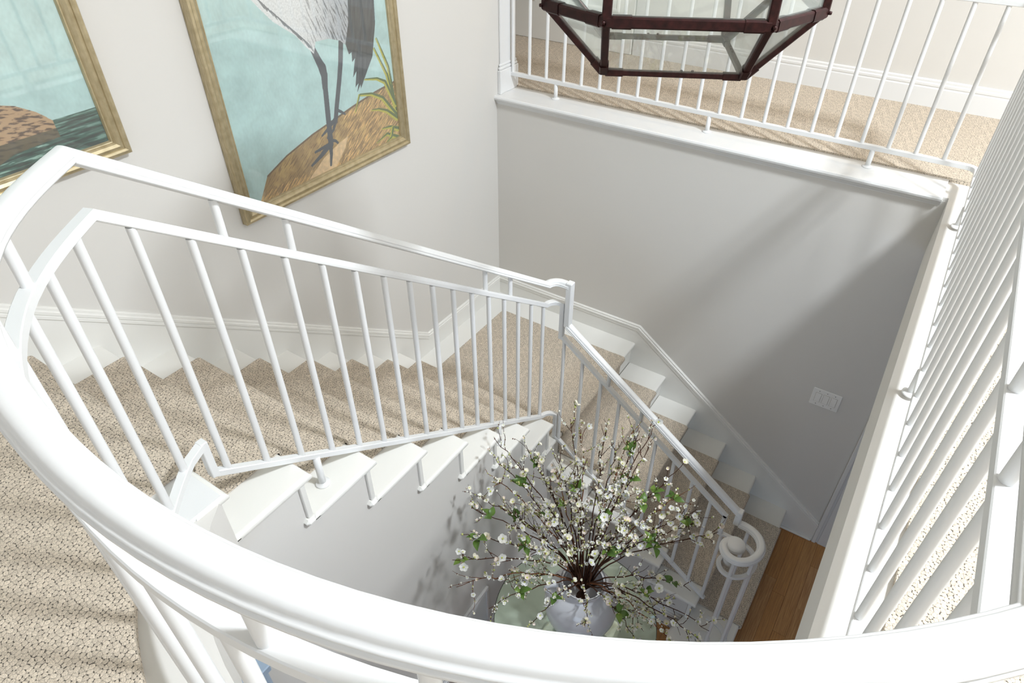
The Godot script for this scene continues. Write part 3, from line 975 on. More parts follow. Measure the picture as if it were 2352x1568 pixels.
func make_stair_railing() -> void:
	var t := thing("stair_railing", "white metal stair railing stepping round the landing and ending in a scroll", "railing")
	var rx := 1.09; var rz := 1.105
	var zk := ARC.y + sin(arc_to_x(RAIL, rx)) * arc_r(RAIL, arc_to_x(RAIL, rx))      # kink where the curved end meets the flight
	# vertical heights above the line of nosings, upper flight
	var line := func(z: float) -> float: return H + SLOPE * (z - Z0)
	var low := func(x: float) -> float: return H - 0.63 - 0.729 * (x - 1.2)    # top of the handrail, lower flight
	var cosu := 1.0 / sqrt(1.0 + SLOPE * SLOPE)
	var rad := 0.06
	var zq := rz + rad
	# handrail
	var st := begin()
	var hb := 0.9137 - SLOPE * (zk - Z0)
	var tang := Vector3(-sin(arc_to_x(RAIL, rx)), 0, cos(arc_to_x(RAIL, rx)))

	var p := PackedVector3Array([Vector3(rx, H + 0.8995, zk), Vector3(rx, line.call(zq) + hb, zq)])
	p[0] = Vector3(rx, line.call(zk) + hb, zk)
	var yh: float = p[1].y
	for q in quarter(yh, rx, rz, rad, 1.192): p.append(q)
	sweep(st, p, hand_profile(0.92), 2, true, Vector3.ZERO, tang)
	box(st, Vector3(1.176, low.call(1.19) - 0.036, rz - 0.019), Vector3(1.209, yh + 0.0318, rz + 0.019), 0.004)
	var p2 := PackedVector3Array([Vector3(1.188, low.call(1.188) - 0.038, rz), Vector3(2.268, low.call(2.268) - 0.038, rz)])
	sweep(st, p2, hand_profile(0.88), 2)
	var yv := H - 1.49
	box(st, Vector3(2.254, yv - 0.030, rz - 0.019), Vector3(2.288, low.call(2.268) - 0.004, rz + 0.019), 0.004)
	# scroll
	var plan := [[2.285, 1.105], [2.34, 1.108], [2.395, 1.135], [2.428, 1.19], [2.425, 1.25], [2.395, 1.303], [2.345, 1.333], [2.295, 1.325], [2.264, 1.287], [2.268, 1.246], [2.298, 1.226], [2.318, 1.236]]
	var cv := Curve3D.new()
	for i in plan.size():
		var a: Array = plan[maxi(i - 1, 0)]; var b: Array = plan[mini(i + 1, plan.size() - 1)]
		var d := Vector3(b[0] - a[0], 0, b[1] - a[1]) / 6.0
		cv.add_point(Vector3(plan[i][0], yv - 0.030, plan[i][1]), -d, d)
	var pts := cv.tessellate_even_length(5, 0.012)
	sweep(st, pts, hand_profile(0.88), 2)
	var eye := begin()
	lathe(eye, [[0.0, 0.0], [0.046, 0.0], [0.053, 0.003], [0.053, 0.008], [0.050, 0.010], [0.051, 0.014], [0.049, 0.017], [0.045, 0.022], [0.040, 0.027], [0.032, 0.0295], [0.018, 0.0315], [0.0, 0.032]], Vector3(2.311, yv - 0.030, 1.245), 28)
	var hr := part("handrail", finish(st), M.white, t)
	part("scroll_eye", finish(eye), M.white, hr)
	# upper rail under the handrail
	st = begin()
	var sb := 0.79 - SLOPE * (zk - Z0)
	p = PackedVector3Array([Vector3(rx, line.call(zk) + sb, zk), Vector3(rx, line.call(zq) + sb, zq)])
	var ys: float = p[1].y
	for q in quarter(ys, rx, rz, rad, 1.158): p.append(q)
	sweep(st, p, rect(0.0135, 0.0, 0.023), -1, true, Vector3.ZERO, tang)
	var slow := func(x: float) -> float: return low.call(x) - 0.149
	box(st, Vector3(1.146, slow.call(1.158) - 0.004, rz - 0.0137), Vector3(1.170, ys + 0.0233, rz + 0.0137), 0.002)
	sweep(st, PackedVector3Array([Vector3(1.152, slow.call(1.152), rz), Vector3(2.207, slow.call(2.207), rz)]), rect(0.0125, 0.0, 0.021))
	var yw := H - 1.66
	box(st, Vector3(2.194, yw, rz - 0.0125), Vector3(2.218, slow.call(2.207) + 0.022, rz + 0.0125), 0.002)
	var sp := PackedVector3Array([Vector3(2.204, yw, rz)])
	for q in pts: sp.append(Vector3(q.x, yw, q.z))
	sweep(st, sp, rect(0.0115, 0.0, 0.018))
	lathe(st, [[0.0, 0.0], [0.036, 0.0], [0.036, 0.0188], [0.0, 0.0188]], Vector3(2.311, yw - 0.0004, 1.245), 24)
	part("upper_rail", finish(st), M.white, t)
	# bottom rail
	st = begin()
	var bb := -0.046 - SLOPE * (2.953 - Z0)
	p = PackedVector3Array([Vector3(rx, line.call(2.992) + bb, 2.992), Vector3(rx, line.call(zq) + bb, zq)])
	var yb: float = p[1].y
	for q in quarter(yb, rx, rz, rad, 1.155): p.append(q)
	sweep(st, p, rect(0.0125, 0.0, 0.020))
	var blow := func(x: float) -> float: return low.call(x) - 0.915
	box(st, Vector3(1.139, blow.call(1.151) - 0.004, rz - 0.0122), Vector3(1.163, yb + 0.0203, rz + 0.0122), 0.002)
	sweep(st, PackedVector3Array([Vector3(1.144, blow.call(1.144), rz), Vector3(2.228, blow.call(2.228), rz)]), rect(0.0120, 0.0, 0.019))
	part("bottom_rail", finish(st), M.white, t)
	# spiral shoe on the curtail step
	st = begin()
	var sh := PackedVector3Array()
	for q in pts: sh.append(Vector3(q.x, R + 0.0003, q.z))
	sweep(st, sh, rect(0.0145, 0.0, 0.012))
	lathe(st, [[0.0, 0.0], [0.044, 0.0], [0.044, 0.010], [0.04, 0.012], [0.0, 0.0135]], Vector3(2.311, R + 0.0005, 1.245), 24)
	part("scroll_shoe", finish(st), M.white, t)
	# balusters of the upper flight
	for i in 16:
		var z := 2.945 - i * 0.1172
		baluster(t, rx, z, line.call(z) + bb + 0.018, line.call(z) + sb + 0.003)
	for i in 9:
		var x := 1.178 + i * 0.1172
		baluster(t, x, rz, blow.call(x) + 0.017, slow.call(x) + 0.003)
	baluster(t, 2.218, rz, blow.call(2.218), yw + 0.002)
	for f: float in [0.10, 0.30, 0.47, 0.66]:
		var q := pts[int(f * (pts.size() - 1))]
		baluster(t, q.x, q.z, R + 0.010, yw + 0.002)
		baluster(t, q.x, q.z, yw + 0.016, yv - 0.026, "short_post")
	foot(t, Vector3(1.096, H - 2.0 * R, 2.668), line.call(2.668) + bb - (H - 2.0 * R) + 0.004)
	foot(t, Vector3(1.098, H - 6.0 * R, 1.607), line.call(1.607) + bb - (H - 6.0 * R) + 0.004)
	for z: float in [2.745, 2.562, 1.676, 1.488]:
		baluster(t, rx, z, line.call(z) + sb + 0.02, line.call(z) + hb + 0.004, "short_post")
	for x: float in [1.455, 1.66]:
		baluster(t, x, rz, slow.call(x) + 0.018, low.call(x) - 0.034, "short_post")

# ------------------------------------------------------------------ pictures
func fill_poly(im: Image, pts: Array, shade: Callable) -> void:
	# pts in 0..1; shade(x, y, u, v) returns a colour
	var W := im.get_width(); var Hh := im.get_height()
	var p := PackedVector2Array()
	var lo := Vector2(9, 9); var hi := Vector2(-9, -9)
	for q: Array in pts:
		var v := Vector2(q[0] * W, q[1] * Hh)
		p.append(v)
		lo = lo.min(v / Vector2(W, Hh)); hi = hi.max(v / Vector2(W, Hh))
	for y in range(maxi(0, int(lo.y * Hh)), mini(Hh, int(hi.y * Hh) + 1)):
		var xs: Array = []
		for i in p.size():
			var a := p[i]; var b := p[(i + 1) % p.size()]
			if (a.y <= y + 0.5) != (b.y <= y + 0.5):
				xs.append(a.x + (y + 0.5 - a.y) / (b.y - a.y) * (b.x - a.x))
		xs.sort()
		for i in range(0, xs.size() - 1, 2):
			for x in range(maxi(0, int(xs[i])), mini(W, int(xs[i + 1]) + 1)):
				im.set_pixel(x, y, shade.call(x, y))

func stroke(im: Image, pts: Array, w0: float, w1: float, col: Color, jitter := 0.0) -> void:
	var W := im.get_width(); var Hh := im.get_height()
	var n := pts.size()
	for i in n - 1:
		var a := Vector2(pts[i][0] * W, pts[i][1] * Hh); var b := Vector2(pts[i + 1][0] * W, pts[i + 1][1] * Hh)
		var steps := int(a.distance_to(b)) + 1
		for s in steps + 1:
			var f := (i + float(s) / steps) / (n - 1)
			var c := a.lerp(b, float(s) / steps)
			var r := lerpf(w0, w1, f)
			for y in range(int(c.y - r), int(c.y + r) + 1):
				for x in range(int(c.x - r), int(c.x + r) + 1):
					if x >= 0 and y >= 0 and x < W and y < Hh and Vector2(x + 0.5, y + 0.5).distance_to(c) <= r + 0.3:
						var k := 1.0 + (rng.randf() - 0.5) * jitter
						im.set_pixel(x, y, Color(col.r * k, col.g * k, col.b * k))

func sky_print(seed_: int, W: int, Hh: int) -> Image:
	var im := Image.create(W, Hh, false, Image.FORMAT_RGB8)
	var fn := FastNoiseLite.new()
	fn.seed = seed_; fn.frequency = 0.012; fn.fractal_octaves = 5
	for y in Hh:
		for x in W:
			var n := fn.get_noise_2d(x, y)
			var g := fn.get_noise_2d(x * 9.0, y * 5.0)
			var l := 1.0 + n * 0.07 + g * 0.035
			im.set_pixel(x, y, Color(0.715 * l, 0.825 * l, 0.808 * l))
	return im

func wader_print() -> Image:
	var W := 640; var Hh := 928
	var im := sky_print(3, W, Hh)
	var fn := FastNoiseLite.new()
	fn.seed = 8; fn.frequency = 0.02; fn.fractal_octaves = 4
	# earth bank
	var bank := [[0.05, 1.0], [0.123, 0.924], [0.246, 0.89], [0.413, 0.86], [0.585, 0.839], [0.687, 0.826], [0.85, 0.809], [1.0, 0.80], [1.0, 1.0]]
	fill_poly(im, bank, func(x: int, y: int) -> Color:
		var u := float(x) / W; var v := float(y) / Hh
		var a := fn.get_noise_2d((x * 0.8 - y * 0.6) * 1.0, (x * 0.6 + y * 0.8) * 9.0)
		var b := fn.get_noise_2d(x * 0.7 + 300.0, y * 0.7)
		var base := Color(0.64, 0.51, 0.29).lerp(Color(0.76, 0.63, 0.38), smoothstep(-0.2, 0.5, b))
		if u > 0.62 or v > 0.97: base = base.lerp(Color(0.90, 0.72, 0.45), smoothstep(0.05, 0.3, a))
		return base.lerp(Color(0.40, 0.27, 0.13), smoothstep(0.12, 0.45, -a) * 0.6))
	stroke(im, [[0.123, 0.926], [0.246, 0.892], [0.413, 0.862], [0.585, 0.841], [0.687, 0.828], [0.85, 0.811], [1.0, 0.802]], 2.0, 3.0, Color(0.42, 0.31, 0.17), 0.3)
	fill_poly(im, [[0.34, 1.0], [0.46, 0.95], [0.57, 0.925], [0.63, 0.915], [0.60, 0.95], [0.52, 1.0]], func(x: int, y: int) -> Color:
		var l := 1.0 + fn.get_noise_2d(x * 3.0, y * 3.0) * 0.12
		return Color(0.87 * l, 0.74 * l, 0.55 * l))
	# far leg and foot, near leg and foot
	var dk := Color(0.26, 0.26, 0.28)
	stroke(im, [[0.681, 0.61], [0.655, 0.68], [0.633, 0.726], [0.587, 0.81], [0.567, 0.85]], 9.0, 8.0, dk, 0.4)
	stroke(im, [[0.575, 0.84], [0.52, 0.862], [0.47, 0.878]], 7.0, 3.0, dk, 0.4)
	stroke(im, [[0.575, 0.84], [0.545, 0.875], [0.50, 0.892]], 6.0, 3.0, dk, 0.4)
	stroke(im, [[0.58, 0.815], [0.61, 0.828], [0.632, 0.84]], 5.0, 3.0, dk, 0.4)
	stroke(im, [[0.505, 0.615], [0.525, 0.65], [0.541, 0.676]], 9.0, 13.0, dk, 0.4)
	stroke(im, [[0.541, 0.676], [0.546, 0.70], [0.538, 0.735]], 14.0, 10.0, dk, 0.4)
	stroke(im, [[0.54, 0.73], [0.528, 0.812], [0.518, 0.884], [0.514, 0.917]], 9.0, 10.0, dk, 0.4)
	stroke(im, [[0.512, 0.915], [0.44, 0.94], [0.377, 0.957]], 9.0, 3.5, dk, 0.4)
	stroke(im, [[0.512, 0.915], [0.505, 0.95], [0.491, 0.984]], 8.0, 3.5, dk, 0.4)
	stroke(im, [[0.510, 0.915], [0.46, 0.917], [0.412, 0.92]], 6.0, 3.5, dk, 0.4)
	stroke(im, [[0.52, 0.905], [0.545, 0.912], [0.558, 0.922]], 5.0, 3.5, dk, 0.4)
	# body of the bird
	var body := [[0.05, 0.20], [0.12, 0.33], [0.222, 0.432], [0.273, 0.475], [0.325, 0.515], [0.425, 0.565], [0.473, 0.606], [0.508, 0.629], [0.528, 0.598], [0.608, 0.601], [0.674, 0.616], [0.70, 0.632], [0.74, 0.574], [0.77, 0.48], [0.80, 0.36], [0.70, 0.22], [0.45, 0.12], [0.2, 0.10]]
	fill_poly(im, body, func(x: int, y: int) -> Color:
		var v := float(y) / Hh; var u := float(x) / W
		var a := fn.get_noise_2d((x - y * 0.35) * 6.0, y * 0.8)
		var b := fn.get_noise_2d(x * 7.0, y * 7.0)
		var pale := Color(0.88, 0.88, 0.87).lerp(Color(0.70, 0.71, 0.72), smoothstep(0.48, 0.72, u + (v - 0.5) * 0.2))
		var l := 1.0 - smoothstep(0.12, 0.4, a) * 0.42 * smoothstep(0.42, 0.6, u) + b * 0.10
		return Color(pale.r * l, pale.g * l, pale.b * l))
	for i in 60:
		var f := rng.randf()
		var sx := lerpf(0.14, 0.49, f); var sy := lerpf(0.36, 0.60, f)
		stroke(im, [[sx, sy], [sx + 0.02, sy + 0.012 + rng.randf() * 0.012]], 1.5, 0.8, Color(0.45, 0.46, 0.47), 0.3)
	# dark plumes
	var tail := [[0.765, 0.30], [0.765, 0.482], [0.74, 0.574], [0.704, 0.631], [0.716, 0.664], [0.735, 0.66], [0.73, 0.69], [0.752, 0.68], [0.722, 0.737], [0.75, 0.72], [0.728, 0.77], [0.752, 0.76], [0.735, 0.787], [0.765, 0.765], [0.762, 0.78], [0.815, 0.736], [0.866, 0.695], [0.912, 0.597], [0.923, 0.515], [0.90, 0.32]]
	fill_poly(im, tail, func(x: int, y: int) -> Color:
		var a := fn.get_noise_2d((x + y * 0.28) * 8.0, (y - x * 0.28) * 0.4)
		var l := 0.20 + a * 0.18
		return Color(l * 0.98, l, l * 1.02))
	# rushes
	var gr := [[[0.99, 0.92], [0.966, 0.747], [0.904, 0.644]], [[0.99, 0.90], [0.95, 0.77], [0.88, 0.672]], [[0.99, 0.88], [0.93, 0.79], [0.876, 0.77], [0.793, 0.758]], [[0.99, 0.92], [0.90, 0.84], [0.824, 0.812], [0.743, 0.80], [0.70, 0.85]], [[0.99, 0.93], [0.92, 0.89], [0.86, 0.872], [0.811, 0.866]], [[0.99, 0.97], [0.93, 0.95], [0.869, 0.945]], [[0.98, 1.0], [0.9, 0.97], [0.82, 0.985]], [[0.95, 0.96], [0.93, 0.99], [0.89, 1.0]]]
	for g: Array in gr:
		var sm: Array = []
		for i in g.size() - 1:
			for s in 4: sm.append([lerpf(g[i][0], g[i + 1][0], s / 4.0), lerpf(g[i][1], g[i + 1][1], s / 4.0)])
		sm.append(g[g.size() - 1])
		stroke(im, sm, 9.0, 1.5, Color(0.72, 0.69, 0.20), 0.25)
		var dn: Array = []
		for q: Array in sm: dn.append([q[0] + 0.006, q[1] - 0.002])
		stroke(im, dn, 4.5, 0.8, Color(0.34, 0.40, 0.16), 0.25)
	return im

func shore_print() -> Image:
	var W := 640; var Hh := 928
	var im := sky_print(14, W, Hh)
	var fn := FastNoiseLite.new()
	fn.seed = 18; fn.frequency = 0.02; fn.fractal_octaves = 4
	fill_poly(im, [[0.0, 0.93], [0.854, 0.917], [1.0, 0.917], [1.0, 1.0], [0.0, 1.0]], func(x: int, y: int) -> Color:
		var a := fn.get_noise_2d(x * 0.5, y * 7.0)
		var c := Color(0.23, 0.36, 0.30).lerp(Color(0.13, 0.17, 0.12), smoothstep(0.0, 0.3, -a))
		return c.lerp(Color(0.66, 0.78, 0.72), smoothstep(0.22, 0.42, a) * (0.5 if x > 520 else 0.9)))
	fill_poly(im, [[0.36, 0.97], [0.45, 0.89], [0.6, 0.862], [0.726, 0.859], [0.764, 0.868], [0.816, 0.892], [0.85, 0.917], [0.853, 0.956], [0.80, 0.957], [0.70, 0.962], [0.60, 0.985], [0.45, 0.99]], func(x: int, y: int) -> Color:
		var a := fn.get_noise_2d((x + y) * 1.2, (y - x * 0.25) * 6.0)
		var c := Color(0.74, 0.60, 0.44).lerp(Color(0.36, 0.25, 0.16), smoothstep(0.02, 0.35, -a))
		if y > 0.935 * Hh: c = c.lerp(Color(0.25, 0.22, 0.12), 0.7)
		return c)
	return im

func picture(label: String, z0: float, z1: float, y0: float, y1: float, im: Image) -> void:
	# frame from z0 to z1 along the left wall, y0 to y1 in height
	var t := thing("framed_picture", label, "picture", Vector3(0.0, y0, (z0 + z1) * 0.5), "framed bird prints on the stair wall")
	var hw := (z1 - z0) * 0.5
	var hh := y1 - y0
	var prof := [[0.0, 0.0], [0.0, 0.030], [0.005, 0.037], [0.014, 0.039], [0.021, 0.034], [0.023, 0.030], [0.034, 0.033], [0.043, 0.027], [0.048, 0.021], [0.051, 0.023], [0.055, 0.022], [0.058, 0.015], [0.058, 0.008]]
	for s in 4:
		var st := begin()
		for i in prof.size() - 1:
			var c: Array = []
			for k: int in [s, (s + 1) % 4]:
				for j: int in [i, i + 1]:
					var o: float = prof[j][0]; var d: float = prof[j][1]
					var cz: float = (hw - o) if k in [0, 3] else -(hw - o)
					var cy: float = o if k in [0, 1] else hh - o
					c.append(Vector3(d + 0.001, cy, cz))
			quad(st, c[0], c[1], c[3], c[2], Vector3(1, 0, 0))
		part("frame_side", finish(st), M.gold, t)
	var w := 0.055
	var st := begin()
	var co := [[Vector3(0.012, hh - w, hw - w), Vector2(0, 0)], [Vector3(0.012, hh - w, -hw + w), Vector2(1, 0)], [Vector3(0.012, w, -hw + w), Vector2(1, 1)], [Vector3(0.012, w, hw - w), Vector2(0, 1)]]
	for k: int in [0, 1, 2, 0, 2, 3]:
		st.set_smooth_group(-1)
		st.set_uv(co[k][1])
		st.add_vertex(co[k][0])
	st.generate_normals()
	var m := StandardMaterial3D.new()
	m.albedo_texture = ImageTexture.create_from_image(im)
	m.roughness = 0.6
	part("print", st.commit(), m, t)
	part("backing", box_mesh(Vector3(0.001, w * 0.5, -hw + w * 0.5), Vector3(0.011, hh - w * 0.5, hw - w * 0.5)), M.clay, t)
	part("glass", box_mesh(Vector3(0.0135, w - 0.002, -hw + w - 0.002), Vector3(0.0155, hh - w + 0.002, hw - w + 0.002)), M.glazing, t)

func make_pictures() -> void:
	picture("gold framed print of a long-legged grey bird standing on a bank", 0.89, 2.003, H - 0.012, H + 1.555, wader_print())
	picture("gold framed print of a brown rock and dark green water", 2.372, 3.486, H + 0.462, H + 2.03, shore_print())

# ------------------------------------------------------------------ lantern
func bar(parent: Node3D, a: Vector3, b: Vector3, w: float, mat: Material, called := "frame_bar") -> void:
	var st := begin()
	var c := w * 0.28
	sweep(st, PackedVector3Array([a, b]), v2([[-w + c, -w], [w - c, -w], [w, -w + c], [w, w - c], [w - c, w], [-w + c, w], [-w, w - c], [-w, -w + c]]), -1, true, Vector3.RIGHT)
	part(called, finish(st), mat, parent)

func pane(parent: Node3D, pts: Array) -> void:
	# a flat glass pane of 2 mm; pts in order
	var n: Vector3 = (pts[1] - pts[0]).cross(pts[2] - pts[0]).normalized() * 0.001
	var c := Vector3.ZERO
	for p: Vector3 in pts: c += p / pts.size()
	var st := begin()
	for i in range(1, pts.size() - 1):
		tri(st, pts[0] + n, pts[i] + n, pts[i + 1] + n, n)
		tri(st, pts[0] - n, pts[i] - n, pts[i + 1] - n, -n)
	for i in pts.size():
		var a: Vector3 = pts[i]; var b: Vector3 = pts[(i + 1) % pts.size()]
		quad(st, a - n, b - n, b + n, a + n, (a + b) * 0.5 - c)
	part("glass_pane", finish(st), M.pane, parent)

func make_lantern() -> void:
	var at := Vector3(1.815, H + 0.95, 1.854)
	var t := thing("pendant_lantern", "dark bronze and glass lantern hanging over the stairwell", "lantern", at)
	t.rotation.y = deg_to_rad(26.5)
	var s := 0.16
	var p := 0.165; var q := 0.30
	var h1 := 0.142; var h2 := 0.50; var h3 := 0.66
	var sq := [Vector3(-s, 0, s), Vector3(s, 0, s), Vector3(s, 0, -s), Vector3(-s, 0, -s)]
	var oc: Array = []
	for v: Array in [[-q, p], [-p, q], [p, q], [q, p], [q, -p], [p, -q], [-p, -q], [-q, -p]]: oc.append(Vector3(v[0], h1, v[1]))
	var up := func(v: Vector3, y: float) -> Vector3: return Vector3(v.x, y, v.z)
	for i in 4:
		bar(t, sq[i], sq[(i + 1) % 4], 0.0065, M.bronze)
	for i in 8:
		bar(t, oc[i], oc[(i + 1) % 8], 0.011, M.bronze)
		bar(t, oc[i], sq[(i / 2) % 4], 0.0085, M.bronze)
		bar(t, oc[i], up.call(oc[i], h2), 0.010, M.bronze)
		bar(t, up.call(oc[i], h2), up.call(oc[(i + 1) % 8], h2), 0.010, M.bronze)
		bar(t, up.call(oc[i], h2), Vector3(oc[i].x * 0.35, h3, oc[i].z * 0.35), 0.008, M.bronze)
		pane(t, [oc[i], oc[(i + 1) % 8], up.call(oc[(i + 1) % 8], h2), up.call(oc[i], h2)])
		if i % 2 == 0: pane(t, [oc[i], oc[i + 1], sq[i / 2]])
		else: pane(t, [oc[i], oc[(i + 1) % 8], sq[((i + 1) / 2) % 4], sq[i / 2]])
		# corner straps and rivets
		var d: Vector3 = (oc[(i + 1) % 8] - oc[i]).normalized()
		for e: Array in [[oc[i], d], [oc[(i + 1) % 8], -d]]:
			bar(t, e[0] + e[1] * 0.012, e[0] + e[1] * 0.052, 0.0125, M.bronze, "corner_strap")
		var rv := begin()
		lathe(rv, [[0.0, -0.004], [0.0045, -0.003], [0.005, 0.0], [0.0045, 0.003], [0.0, 0.004]], oc[i] + Vector3(oc[i].x, 0, oc[i].z).normalized() * 0.013, 8)
		part("rivet", finish(rv), M.bronze, t)
	for i in 4:
		for k in 2:
			var d: Vector3 = (oc[(2 * i + k) % 8] - sq[i]).normalized()
			bar(t, sq[i] + d * 0.004, sq[i] + d * 0.036, 0.0105, M.bronze, "corner_strap")
		var d2: Vector3 = (sq[(i + 1) % 4] - sq[i]).normalized()
		bar(t, sq[i] + d2 * 0.004, sq[i] + d2 * 0.045, 0.0082, M.bronze, "corner_strap")
		bar(t, sq[(i + 1) % 4] - d2 * 0.004, sq[(i + 1) % 4] - d2 * 0.045, 0.0082, M.bronze, "corner_strap")
		for f: float in [0.56, 0.64]:
			var rv := begin()
			lathe(rv, [[0.0, 0.0], [0.004, 0.0], [0.003, 0.004], [0.0, 0.005]], sq[i].lerp(sq[(i + 1) % 4], f) + Vector3(0, 0.006, 0), 8)
			part("rivet", finish(rv), M.bronze, t)
	# crown, chain and ceiling rose
	var cr := begin()
	lathe(cr, [[0.0, h3 - 0.01], [0.115, h3 - 0.01], [0.12, h3 + 0.02], [0.06, h3 + 0.06], [0.02, h3 + 0.09], [0.0, h3 + 0.09]], Vector3.ZERO, 24)
	part("crown", finish(cr), M.bronze, t)
	var y := h3 + 0.09
	var k := 0
	while y < 2.89:
		var lk := begin()
		var ring := PackedVector3Array(); var rr := PackedFloat32Array()
		for i in 13:
			var a := TAU * i / 12.0
			var v := Vector3(cos(a) * 0.014, sin(a) * 0.024, 0)
			ring.append(v if k % 2 == 0 else Vector3(0, v.y, v.x)); rr.append(0.003)
		tube(lk, ring, rr, 6, false)
		part("chain_link", finish(lk), M.bronze, t, Vector3(0, y + 0.02, 0))
		y += 0.040
		k += 1
	var rose := begin()
	lathe(rose, [[0.0, 2.90], [0.03, 2.90], [0.06, 2.93], [0.065, 2.949], [0.0, 2.949]], Vector3.ZERO, 24)
	part("ceiling_rose", finish(rose), M.bronze, t)

# ------------------------------------------------------------------ table, vase, branches
func make_table() -> void:
	var at := Vector3(1.729, 0, 1.842)
	var t := thing("round_table", "round table with a pale green glass top under the vase", "table", at)
	var st := begin()
	lathe(st, [[0.0, 0.748], [0.424, 0.748], [0.426, 0.750], [0.426, 0.758], [0.424, 0.760], [0.0, 0.760]], Vector3.ZERO, 96)
	part("table_top", finish(st), M.tabletop, t)
	st = begin()
	lathe(st, [[0.4262, 0.7485], [0.4285, 0.7485], [0.4285, 0.7595], [0.4262, 0.7595], [0.4262, 0.7485]], Vector3.ZERO, 96)
	part("edge_band", finish(st), M.rim, t)
	st = begin()
	lathe(st, [[0.0, 0.0], [0.26, 0.0], [0.26, 0.03], [0.20, 0.05], [0.07, 0.09], [0.05, 0.2], [0.05, 0.6], [0.09, 0.7], [0.22, 0.735], [0.22, 0.748], [0.0, 0.748]], Vector3.ZERO, 40)
	part("pedestal", finish(st), M.trim, t)

func make_vase() -> void:
	var at := Vector3(1.765, 0.760, 1.872)
	var t := thing("vase", "rounded white glazed jar with unglazed foot holding the branches", "vase", at)
	var wob := func(a: float, y: float) -> float: return 1.0 + 0.012 * sin(a * 2.0 + y * 9.0) + 0.008 * sin(a * 3.0 + 1.0)
	var st := begin()
	lathe(st, [[0.0, 0.0], [0.085, 0.0], [0.092, 0.006], [0.115, 0.05], [0.138, 0.088]], Vector3.ZERO, 56, wob)
	part("foot", finish(st), M.clay, t)
	# glaze ends in an uneven line low on the body
	st = begin()
	var prof := [[0.139, 0.085], [0.150, 0.108], [0.164, 0.145], [0.175, 0.19], [0.180, 0.235], [0.178, 0.275], [0.165, 0.318], [0.142, 0.352], [0.115, 0.375], [0.102, 0.390], [0.100, 0.405], [0.106, 0.420], [0.112, 0.428], [0.108, 0.432], [0.096, 0.424], [0.090, 0.405], [0.092, 0.385], [0.10, 0.30], [0.0, 0.28]]
	var drip := func(a: float, y: float) -> float:
		return (1.0 + 0.012 * sin(a * 2.0 + y * 9.0) + 0.008 * sin(a * 3.0 + 1.0)) * 1.006
	var n := 72
	for i in prof.size() - 1:
		for k in n:
			var q: Array = []
			for e: Array in [[i, k], [i, k + 1], [i + 1, k + 1], [i + 1, k]]:
				var a: float = TAU * e[1] / n
				var r: float = prof[e[0]][0]; var y: float = prof[e[0]][1]
				if e[0] == 0:
					var up := 0.010 * sin(a * 3.0 + 0.6) + 0.006 * sin(a * 7.0) + 0.004 * sin(a * 13.0 + 2.0)
					y += up; r += up * 0.5
				r *= drip.call(a, y)
				q.append(Vector3(cos(a) * r, y, sin(a) * r))
			var nn := Vector3(q[0].x, 0, q[0].z) if i < 14 else Vector3(-q[0].x, 0.1, -q[0].z)
			quad(st, q[0], q[1], q[2], q[3], nn if absf(q[3].y - q[0].y) > 0.003 else nn + Vector3.UP * 0.1, 0)
	part("body", finish(st), M.glaze, t)
	for s: float in [-0.55, PI - 0.55]:
		var hd := begin()
		var pts := PackedVector3Array(); var rr := PackedFloat32Array()
		for i in 11:
			var a := PI * i / 10.0
			var rad := 0.118 + 0.062 * sin(a)
			pts.append(Vector3(cos(s) * rad, 0.385 - 0.045 * (1.0 - cos(a)) * 0.8, sin(s) * rad)); rr.append(0.014 - 0.003 * sin(a))
		tube(hd, pts, rr, 10)
		part("handle", finish(hd), M.glaze, t)

func tint(st: SurfaceTool, c: Color) -> void:
	st.set_color(c)

func blossom_mesh(kind: int) -> ArrayMesh:
	# five cupped petals round a yellow-green heart; facing +y, about 3.5 cm across
	var st := begin()
	var rg := RandomNumberGenerator.new()
	rg.seed = 100 + kind
	var cols := [Color(0.86, 0.85, 0.80), Color(0.90, 0.89, 0.86), Color(0.86, 0.76, 0.68), Color(0.88, 0.84, 0.72)]
	var cup: float = [0.35, 0.55, 1.1, 0.8][kind]
	var rows := 2 if kind == 1 else 1
	for row in rows:
		for k in 5:
			var a := TAU * (k + 0.5 * row) / 5.0 + rg.randf_range(-0.15, 0.15)
			var d := Vector3(cos(a), 0, sin(a)); var s := Vector3(-sin(a), 0, cos(a))
			var L := 0.0175 * rg.randf_range(0.88, 1.08) * (1.0 - 0.3 * row)
			var c := cup + 0.35 * row
			var root := Vector3(0, 0.001, 0)
			var m := d * L * 0.55 + Vector3.UP * L * c * 0.45
			var tip := d * L * (1.0 - 0.28 * c) + Vector3.UP * L * c * 0.95
			var w := L * 0.48
			var lift := Vector3.UP * L * 0.14
			tint(st, cols[kind] * rg.randf_range(0.95, 1.03))
			for tr: Array in [[root, m - s * w + lift, m], [root, m, m + s * w + lift], [m - s * w + lift, tip - s * w * 0.45, m], [m, tip - s * w * 0.45, tip + s * w * 0.45], [m, tip + s * w * 0.45, m + s * w + lift]]:
				tri(st, tr[0], tr[1], tr[2], Vector3.UP + d * 0.1, -1)
	tint(st, Color(0.62, 0.66, 0.16))
	lathe(st, [[0.003, 0.001], [0.0038, 0.004], [0.002, 0.0065], [0.0, 0.007]], Vector3.ZERO, 6)
	tint(st, Color(0.30, 0.38, 0.08))
	lathe(st, [[0.0, -0.006], [0.003, -0.003], [0.0045, 0.0005]], Vector3.ZERO, 6)
	return finish(st)

